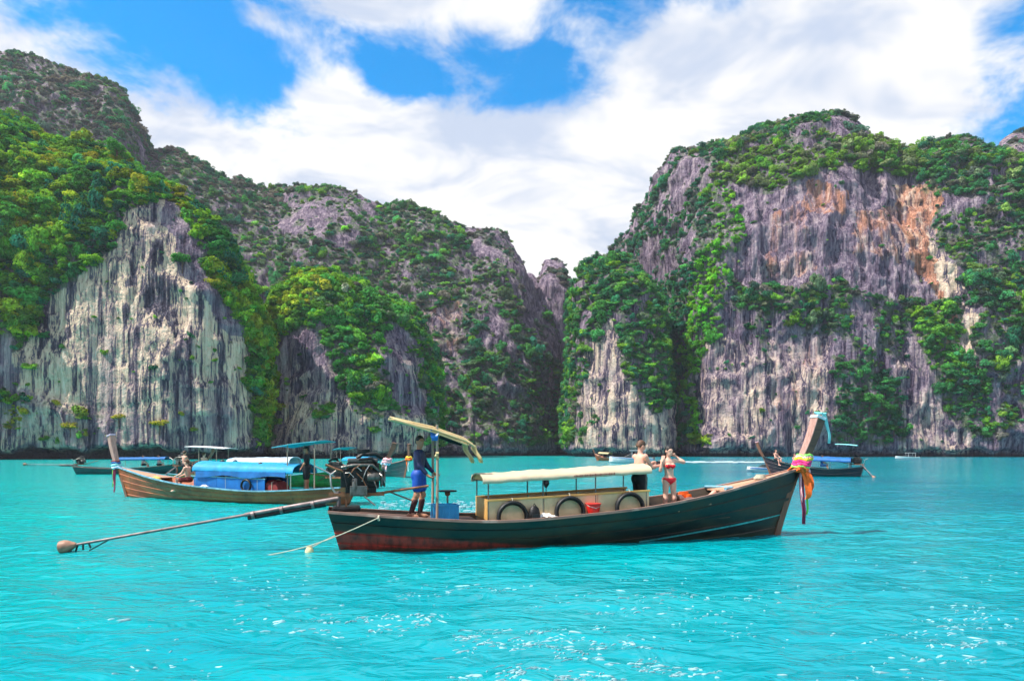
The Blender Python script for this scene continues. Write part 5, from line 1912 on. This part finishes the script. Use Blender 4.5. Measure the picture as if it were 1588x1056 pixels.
for i in range(9):
    u = -.36 + .09 * i
    hh_ = .46 * (1 - abs(u / .42) ** 4) + .03 * math.sin(i * 2.2)
    rr.append([Vector((u, -.34, 0)), Vector((u, -.33, hh_ * .8)), Vector((u, -.2, hh_)), Vector((u, .2, hh_ * 1.02)), Vector((u, .33, hh_ * .8)), Vector((u, .34, 0))])
MB().rings(rr).build('cloth_cover', M_RED_DK, bx_, smooth=True)
MB().tube([(-.1, -.36, .02), (-.1, -.35, .40), (-.1, 0, .49), (-.1, .35, .40), (-.1, .36, .02)], .012, 6).build('lashing', M_ROPE, bx_)
x = lx(W2, 245, .1)
cu = empty('cushion', onboat(W2, x, .2, H2.sheer(x) - .30), t2, 'yellow bag lying in the bow of the brown boat', 'bag')
MB().rings([[Vector((.24 * r * math.cos(q), .18 * r * math.sin(q), z)) for q in np.linspace(0, 6.283, 14)[:-1]] for (z, r) in ((0, .8), (.05, 1), (.20, 1.02), (.30, .7), (.33, .2))]).build('sack', simple('yellow_bag_cloth', (0.70, 0.52, 0.10), .7, var=.2), cu, smooth=True)
MB().tube([(-.1, 0, .31), (0, 0, .38), (.1, 0, .31)], .012, 6).build('handle', M_ROPE, cu)
x = lx(W2, 318, .72)
tb = empty('towel', onboat(W2, x, .86, H2.sheer(x) - .03), t2, 'white folded towel on the side deck of the brown boat', 'towel')
rows = [[Vector((-.30 + .05 * i, -.09 + .02 * j, .02 + .10 * math.exp(-((i - 4) / 4.0) ** 2 - ((j - 4) / 4.) ** 2) + .012 * math.sin(i * 1.7 + j))) for j in range(9)] for i in range(13)]
mb = MB()
strip(mb, rows)
strip(mb, [[Vector((p.x, p.y, 0)) for p in r] for r in rows])
mb.build('folded_cloth', M_WHITE_CANVAS, tb, smooth=True)

x = lx(W2, 477, 0)
person('person dressed in black standing under the awning of the brown boat', onboat(W2, x, .05, H2.sheer(x) - .07), t2 + R(-60), {'arms': ARM_DOWN, 'legs': STAND, 'head': (R(20), .1)}, H=1.68, skin=SKIN_TAN, hair=HAIR_BLACK, clothes=(shirt(BLACKC, .5), shorts(BLACKC, .85, .035), cap_hat(BLACKC)), h=.016)
x = lx(W2, 292, .30)
person('bare backed person sitting in the bow of the brown boat beside its blue panel', onboat(W2, x, .30, .36), t2 + R(-70), {'arms': ARM_KNEE, 'legs': SIT, 'head': (0, .25)}, H=1.70, skin=SKIN_FAIR, clothes=(shorts(M_RED_DK, .6),), h=.018, lean=(0, .05))
x = lx(W2, 321, .0)
person('seated person with fair shoulders just inside the blue canopy of the brown boat', onboat(W2, x, .0, .36), t2 + R(-110), {'arms': ARM_KNEE, 'legs': SIT, 'head': (.3, .1)}, H=1.66, skin=SKIN_FAIR, hair=HAIR_BLACK, clothes=(shorts(BLACKC, .6),), h=.020)
x = lx(W2, 404, .35)
person('dark haired person sitting at the aft end of the blue panel of the brown boat', onboat(W2, x, .35, .34), t2 + R(-90), {'arms': ARM_KNEE, 'legs': SIT, 'head': (.2, .1)}, H=1.60, skin=SKIN_TAN, hair=HAIR_BLACK, clothes=(shirt(M_RED_DK, .3), shorts(BLACKC, .6)), h=.020)

for px, y, lb, sk, cl in ((345, .05, 'dark haired person sitting beneath the middle of the blue canopy of the brown boat', SKIN_TAN, M_RED_DK), (365, -.2, 'person in white sitting beneath the aft half of the blue canopy of the brown boat', SKIN_FAIR, WHITEC)):
    x = lx(W2, px, y)
    person(lb, onboat(W2, x, y, .36), t2 + R(-90), {'arms': ARM_KNEE, 'legs': SIT, 'head': (.2, .1)}, H=1.68, skin=sk, hair=HAIR_BLACK, clothes=((shirt(cl, .4),) if cl else ()) + (shorts(BLACKC, .6),), h=.022)

# ---- green boat behind the brown one
B4, H4, W4 = twin_boat('green hulled longtail boat with white awning behind the brown boat', (P(597, 700, 37).x, 37.2), (P(262, 700, 39).x, 39.6), M_HULL_GREEN, M_RAIL_BLUE, M_PROW_DK, M_WOOD_DK, M_WOOD_DK, zs=.90, prow_top=(.55, 1.05))
t4 = heading(W4)
canopy(H4, B4, lx(W4, 365, 0), lx(W4, 455, 0), 1.36, 1.40, .66, .30, M_PALE_CANVAS, M_CHROME, 3)
flat_awning(B4, lx(W4, 298, 0), lx(W4, 358, 0), .7, 2.22, M_WHITE_CANVAS, M_POLE, .5, (lx(W4, 318, 0), lx(W4, 345, 0)), tilt=-.12)
engine(B4, (.50, 0, 1.45), (-2.6, .4, -.5), (2.0, 0, 1.6), big=False, iron=M_IRON2)
garland('bow_garland', 'pink and pale blue cloths on the prow of the green boat', W4, (H4.L - .06, 0, 1.42), (.4, 0, 1), 1.0,
        [(.0, .20, .18, .08, M_PALEPINK), (.14, .18, .17, .08, M_PALEPINK), (-.10, .2, .18, .06, M_PALE_CANVAS)],
        [([(-.02, -.2, 0), (-.02, -.22, -.3), (0, -.2, -.6), (.02, -.2, -1.05)], .14, M_PALE_CANVAS), ([(.1, -.2, 0), (.14, -.22, -.3), (.16, -.2, -.5)], .16, M_PALEPINK)])
for px, lb, sk, cl in ((286, 'bare shouldered person sitting by the engine of the green boat', SKIN_PINK, BLACKC), (316, 'bare shouldered person sitting below the white awning of the green boat', SKIN_FAIR, M_RED_DK)):
    x = lx(W4, px, -.2)
    person(lb, onboat(W4, x, -.2, H4.sheer(x) + .02), t4 + R(-20), {'arms': ARM_KNEE, 'legs': SIT, 'head': (0, .1)}, H=1.72, skin=sk, clothes=(shorts(cl, .6),), h=.022)

# ---- further boats
B3, H3, W3 = twin_boat('far longtail boat with flat blue roof behind the brown prow at far left', (P(338, 700, 64).x, 62.0), (P(138, 700, 62).x, 60.0), M_HULL_TEAL, M_RAIL, M_PROW_DK, M_WHITE, M_PROW_DK, zs=.85, prow_top=(.5, 1.0))
canopy(H3, B3, lx(W3, 190, 0), lx(W3, 257, 0), 1.30, 1.34, .66, .20, M_BLUE_CANVAS2, M_POLE, 3)
engine(B3, (.45, 0, 1.15), tuple(W3.inverted() @ P(42, 720, 59)), (1.9, 0, 1.2), big=False)
for px, lb, sk in ((222, 'person in pink sitting beneath the flat blue roof of the far left boat', SKIN_FAIR), (246, 'person in pink lying forward of the flat blue roof of the far left boat', SKIN_PINK)):
    x = lx(W3, px, -.3)
    person(lb, onboat(W3, x, -.35, .36), heading(W3) + R(-90), {'arms': ARM_KNEE, 'legs': SIT, 'head': (0, .1)}, H=1.66, skin=sk, clothes=(shirt(M_PALEPINK, .4), shorts(BLACKC, .6)), h=.026)

B5, H5, W5 = twin_boat('far longtail boat with orange cloth on its prow beside the helmsman', (P(634, 700, 52).x, 52.0), (P(525, 700, 60).x, 60.5), M_HULL_TEAL, M_RAIL, M_PROW_DK, M_WOOD_DK, M_WOOD_DK, zs=.9, prow_top=(.1, 1.15))
canopy(H5, B5, lx(W5, 543, 0), lx(W5, 578, 0), 1.28, 1.32, .66, .28, M_BLUE_CANVAS, M_POLE, 3)
flat_awning(B5, lx(W5, 527, 0), lx(W5, 541, 0), .75, 2.25, M_TEAL_CANVAS, M_POLE, .5, (lx(W5, 532, 0), lx(W5, 538, 0)), tilt=.2)
garland('bow_garland', 'orange and white cloths on the far prow beside the helmsman', W5, (H5.L - .06, 0, 1.40), (.1, 0, 1), 1.0, [(.0, .2, .18, .10, M_ORANGE), (.16, .18, .17, .07, M_YELLOW)],
        [([(.1, -.1, 0), (.1, -.1, -.4), (.12, -.1, -.9)], .14, M_WHITE), ([(.0, -.15, 0), (.0, -.16, -.3), (.02, -.15, -.5)], .15, M_ORANGE)])

B7, H7, W7 = twin_boat('dark longtail boat with blue canopy at right behind the foreground prow', (P(1180, 700, 58).x, 57.5), (P(1345, 700, 53).x, 53.5), M_HULL_DUSK, M_HULL_TEAL, M_PROW_DK, M_PALEPINK, M_PROW_DK, zs=1.0, prow_top=(.5, 1.25))
canopy(H7, B7, lx(W7, 1318, 0), lx(W7, 1255, 0), 1.22, 1.34, .66, .32, M_BLUE_CANVAS2, M_CHROME, 3)
flat_awning(B7, lx(W7, 1330, 0), lx(W7, 1296, 0), .6, 2.52, M_AQUA, M_IRON, .5, (lx(W7, 1319, 0),), tilt=.12)
engine(B7, (.45, 0, 1.25), tuple(W7.inverted() @ P(1353, 738, 52.5)), (1.9, 0, 1.2), big=False)
for px, lb, y in ((1203, 'bare chested person sitting in the bow of the dark boat at right', .2), (1232, 'second bare chested person sitting in the dark boat, half behind the garland', -.1)):
    x = lx(W7, px, y)
    person(lb, onboat(W7, x, y, H7.sheer(x) - .42), heading(W7) + R(60), {'arms': ARM_KNEE, 'legs': SIT, 'head': (0, .0)}, H=1.72, skin=SKIN_PINK, clothes=(shorts(BLACKC, .6),), h=.024)
x = lx(W7, 1275, .2)
person('person in a blue top sitting beneath the canopy of the dark boat at right', onboat(W7, x, .3, .40), heading(W7) + R(90), {'arms': ARM_KNEE, 'legs': SIT, 'head': (0, .0)}, H=1.70, skin=SKIN_TAN, hair=HAIR_BLACK, clothes=(shirt(BLUEC, .4), shorts(BLUEC, .6)), h=.026)


def speedboat(label, loc, yaw, L, roof=True, stripe=None):
    root = empty('speedboat', loc, yaw, label, 'boat', 'white speedboats')
    ss = np.linspace(0, 1, 18)
    rr = []
    for s in ss:
        b = 1.15 * (1 - max(0, s - .45) ** 2 * 3.2) * L / 7
        b = max(.04, b)
        zt = (.75 + .35 * s * s) * L / 7
        x = s * L
        rr.append([Vector((x, -b, zt)), Vector((x + .1 * s, -b * .92, .25)), Vector((x - s * s * .9, -b * .55, -.2)), Vector((x - s * s * .9, b * .55, -.2)), Vector((x + .1 * s, b * .92, .25)), Vector((x, b, zt)), Vector((x, b * .8, zt + .02)), Vector((x, -b * .8, zt + .02))])
    hl = MB().rings(rr).build('hull', M_HULL_WHITE, root, smooth=True)
    for s_ in (-1, 1):
        MB().rings([[Vector((r_[0].x, s_ * (abs(r_[0].y) + .012), r_[0].z - .14)), Vector((r_[0].x, s_ * (abs(r_[0].y) + .012), r_[0].z - .06)), Vector((r_[0].x, s_ * abs(r_[0].y) * .98, r_[0].z - .06)), Vector((r_[0].x, s_ * abs(r_[0].y) * .98, r_[0].z - .14))] for r_ in rr[:-1]]).build('rub_strip', stripe or M_BLUE_PANEL, hl)
    k = L / 7
    rr = []
    for (x, w, z) in ((1.6 * k, .85 * k, 1.05 * k), (2.2 * k, .85 * k, 1.45 * k), (3.7 * k, .8 * k, 1.45 * k), (4.7 * k, .7 * k, .95 * k)):
        rr.append([Vector((x, -w, .75 * k)), Vector((x, -w * .9, z)), Vector((x, w * .9, z)), Vector((x, w, .75 * k))])
    MB().rings(rr).build('windscreen', M_GLASS, root)
    if roof:
        MB().box((2.4 * k, 0, 2.05 * k), (2.6 * k, 1.8 * k, .09 * k)).build('roof', M_HULL_WHITE, root, bevel=.04)
        for x in (1.3, 3.4):
            for s_ in (-1, 1):
                MB().tube([(x * k, s_ * .8 * k, .75 * k), (x * k, s_ * .8 * k, 2.03 * k)], .03 * k, 6).build('roof_post', M_WHITE, root)
    MB().box((-.15 * k, 0, .75 * k), (.35 * k, .4 * k, .6 * k)).build('outboard', M_IRON2, root, bevel=.06)
    return root


s1 = P(1012, 700, 118)
speedboat('white speedboat with blue stripe seen between the couple and the cliff', (s1.x, 118, 0), R(176), 7.4, roof=True)
s2 = P(1424, 700, 170)
speedboat('small white speedboat with pale roof below the right wall', (s2.x, 170, 0), R(178), 5.6, True, M_AQUA)
s3 = P(1214, 700, 66)
speedboat('low white speedboat with blue stripe half hidden by the foreground bow', (s3.x, 66, 0), R(186), 3.6, False)
B9, H9, W9 = twin_boat('distant brown longtail boat with thatched roof under the rock tower', (P(922, 700, 150).x, 150), (P(956, 700, 146).x, 146), M_HULL_BROWN, M_RAIL, M_PROW_DK, M_WHITE, M_PROW_DK, zs=1.0, prow_top=(.4, 1.1), bs=1.1)
canopy(H9, B9, .30 * H9.L, .72 * H9.L, 1.5, 1.6, .7, .3, M_BAMBOO, M_POLE, 3)


# ------------------------------------------------------------------ froth, wake and modelled glints
def foam_and_glints(label, pts, size, seed, mat):
    rs = np.random.RandomState(seed)
    mb = MB()
    for (x, y) in pts:
        r = size * math.exp(.5 * rs.randn())
        a0 = rs.rand() * 6
        ring = [Vector((x + r * (1.6 + .5 * rs.rand()) * math.cos(a0 + t), y + r * (.9 + .4 * rs.rand()) * math.sin(a0 + t), .045)) for t in np.linspace(0, 6.283, 8)[:-1]]
        top = [Vector((x + (p.x - x) * .6, y + (p.y - y) * .6, .045 + r * .16)) for p in ring]
        bot = [Vector((p.x, p.y, -.05)) for p in ring]
        mb.rings([bot, ring, top])
    o = mb.build('foam_and_glints', mat, None, smooth=True)
    setp(o, kind='stuff', label=label)


M_FLECK = simple('thin_froth_and_glint', (0.24, 0.42, 0.46), .4, var=.2, vscale=3)  # pale colour carries the brightness of glints as well as froth
M_FOAM = simple('sea_foam', (0.42, 0.52, 0.56), .6, var=.1, vscale=3)
rs = np.random.RandomState(5)
pts = []
for k in range(160):
    q = P(590 + 150 * rs.rand(), 700, 1)
    D = 2 * FPX / (76 + 22 * rs.rand() ** .8)
    pts.append((q.x * D, D))
foam_and_glints('white churned water and modelled glints behind the stern of the foreground boat', pts, .028, 6, M_FLECK)  # these lumps also stand for bright glints on the ripples
pts = []
for k in range(200):
    D = 128 + 2.5 * rs.randn()
    pts.append((P(1030 + 160 * rs.rand(), 700, 1).x * D, D))
foam_and_glints('thin white wake of the speedboat', pts, .20, 8, M_FOAM)


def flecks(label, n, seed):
    """sun glints modelled as white flecks, with torn froth, on the near wave crests"""
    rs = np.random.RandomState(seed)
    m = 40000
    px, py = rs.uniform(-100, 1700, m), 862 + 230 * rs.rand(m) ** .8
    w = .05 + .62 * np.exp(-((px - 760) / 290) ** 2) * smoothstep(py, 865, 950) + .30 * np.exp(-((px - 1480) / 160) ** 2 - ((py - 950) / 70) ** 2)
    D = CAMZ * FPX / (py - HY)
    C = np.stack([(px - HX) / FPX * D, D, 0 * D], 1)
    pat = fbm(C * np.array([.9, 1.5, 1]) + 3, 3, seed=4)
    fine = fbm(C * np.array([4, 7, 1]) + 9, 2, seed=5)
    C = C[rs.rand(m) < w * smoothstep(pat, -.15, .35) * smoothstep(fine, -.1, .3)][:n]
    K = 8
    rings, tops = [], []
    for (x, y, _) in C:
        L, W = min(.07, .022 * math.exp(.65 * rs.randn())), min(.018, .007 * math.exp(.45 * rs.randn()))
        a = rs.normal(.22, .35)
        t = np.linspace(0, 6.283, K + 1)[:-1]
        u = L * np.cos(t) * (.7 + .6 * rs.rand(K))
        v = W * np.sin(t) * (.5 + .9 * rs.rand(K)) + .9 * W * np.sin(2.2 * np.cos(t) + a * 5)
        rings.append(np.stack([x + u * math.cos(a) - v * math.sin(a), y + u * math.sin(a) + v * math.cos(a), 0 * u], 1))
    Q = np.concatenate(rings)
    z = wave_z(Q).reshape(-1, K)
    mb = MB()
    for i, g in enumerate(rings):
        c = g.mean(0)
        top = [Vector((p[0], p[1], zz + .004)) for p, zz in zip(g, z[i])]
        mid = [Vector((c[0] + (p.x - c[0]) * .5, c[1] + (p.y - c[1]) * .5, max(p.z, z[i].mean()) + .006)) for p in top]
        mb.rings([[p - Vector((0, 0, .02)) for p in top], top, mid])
    o = mb.build('foam_and_glints', M_FLECK, None, smooth=True, rec=False)  # white geometry takes the place of sun glitter on the ripples
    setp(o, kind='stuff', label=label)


flecks('small white flecks of froth and modelled glints on the foreground ripples', 2000, 12)


# ------------------------------------------------------------------ single trees that stand out from the scrub
def tree(label, base, hgt, spread, tone, seed, name='tree', group=None):
    rs = np.random.RandomState(seed)
    o = empty(name, base, rs.rand() * 6, label, 'tree', group)
    top = hgt * .62
    MB().tube([(0, 0, -.8), (.05 * hgt * rs.randn() * .3, 0, top * .4), (.1 * rs.randn(), .1 * rs.randn(), top), ], [hgt * .045, hgt * .034, hgt * .018], 8).build('trunk', M_WOOD_DK, o, smooth=True)
    for k in range(4):
        a = 6.28 * k / 4 + rs.rand()
        z0 = top * (.45 + .12 * k)
        MB().tube([(0, 0, z0), (math.cos(a) * spread * .3, math.sin(a) * spread * .3, z0 + hgt * .14), (math.cos(a) * spread * .6, math.sin(a) * spread * .6, z0 + hgt * .22)], [hgt * .018, hgt * .012, hgt * .006], 6).build('limb', M_WOOD_DK, o)
    me = clump_mesh('crown', seed, 10, 300, .095, .8)
    co = np.array([v.co for v in me.vertices])
    co = co * np.array([spread, spread, hgt * .42]) + np.array([0, 0, hgt * .58])
    me.vertices.foreach_set('co', co.astype(np.float32).ravel())
    me.update()
    link_mesh('crown', me, leaf_material('tree_leaves', inst=False, col=tuple(tone)), o)


def ground_at(surf, px, py):
    """the point of a cliff seen at a pixel"""
    X, Y = proj(surf)
    d = (X - px) ** 2 + (Y - py) ** 2 + np.where(surf[..., 2] < 1.5, 1e6, 0)
    i = np.unravel_index(np.argmin(d), d.shape)
    return Vector(surf[i])


for k, (S, px, py, hg, sp, tn, lb) in enumerate((
        (E[0], 962, 402, 6.5, 3.4, DEEP, 'dark tree on the skyline left of the great right wall'),
        (E[0], 1440, 240, 7.0, 3.6, DEEP, 'tall dark tree on the skyline above the rust stains'),
        (E[0], 1474, 236, 6.0, 3.2, GREEN, 'green tree on the skyline at the right of the tall dark tree'),
        (E[0], 1088, 236, 4.5, 2.6, DEEP, 'small dark tree at the left corner of the right wall crest'),
        (E[0], 1078, 694, 6.0, 3.6, LIME, 'bright lime tree at the waterline beside the dark gully'),
        (E[0], 1350, 640, 8.0, 4.5, GREEN, 'big leafy tree low on the right wall above the far speedboat'),
        (E[0], 1385, 672, 7.0, 4.0, DEEP, 'dark leafy tree at the waterline below the right wall'),
        (E[0], 1490, 600, 7.5, 4.0, GREEN, 'green tree on the ledge at the far right of the wall'),
        (Dd[0], 912, 418, 5.5, 2.8, DEEP, 'dark tree on top of the narrow rock tower'),
        (A[0], 182, 250, 6.0, 3.4, GREEN, 'round green tree on top of the left headland'),
        (A[0], 285, 420, 4.5, 2.6, GREEN, 'green bush hanging on the dark side of the pale face'),
        (A[0], 108, 672, 3.2, 2.2, YELL, 'yellow green bush at the foot of the pale face, leftmost'),
        (A[0], 185, 660, 3.0, 2.1, YELL, 'yellow green bush at the foot of the pale face behind the brown prow'),
        (A[0], 248, 672, 3.4, 2.4, YELL, 'yellow green bush at the foot of the pale face above the flat blue roof'),
        (Cc[0], 425, 668, 3.6, 2.2, LIME, 'lime bush low between the pale face and the buttress'))):
    tree(lb, ground_at(S, px, py), hg, sp, tn, 300 + k)


# ------------------------------------------------------------------ the warm sea air between here and the cliffs
hz = MB().box((0, 250, 123), (1500, 700, 250)).build('haze', None)
hm = bpy.data.materials.new('sea_haze')
hm.use_nodes = True
ht = NT(hm.node_tree)
for nd in list(ht.n):
    ht.n.remove(nd)
ho = ht.node('ShaderNodeOutputMaterial')
hv = ht.node('ShaderNodeVolumePrincipled')
hv.inputs['Color'].default_value = (0.80, 0.84, 1.0, 1)
hv.inputs['Density'].default_value = 0.00014
hv.inputs['Anisotropy'].default_value = 0.2
ht.l.new(hv.outputs[0], ho.inputs['Volume'])
hz.data.materials.append(hm)
setp(hz, kind='stuff', label='thin pale sea haze')
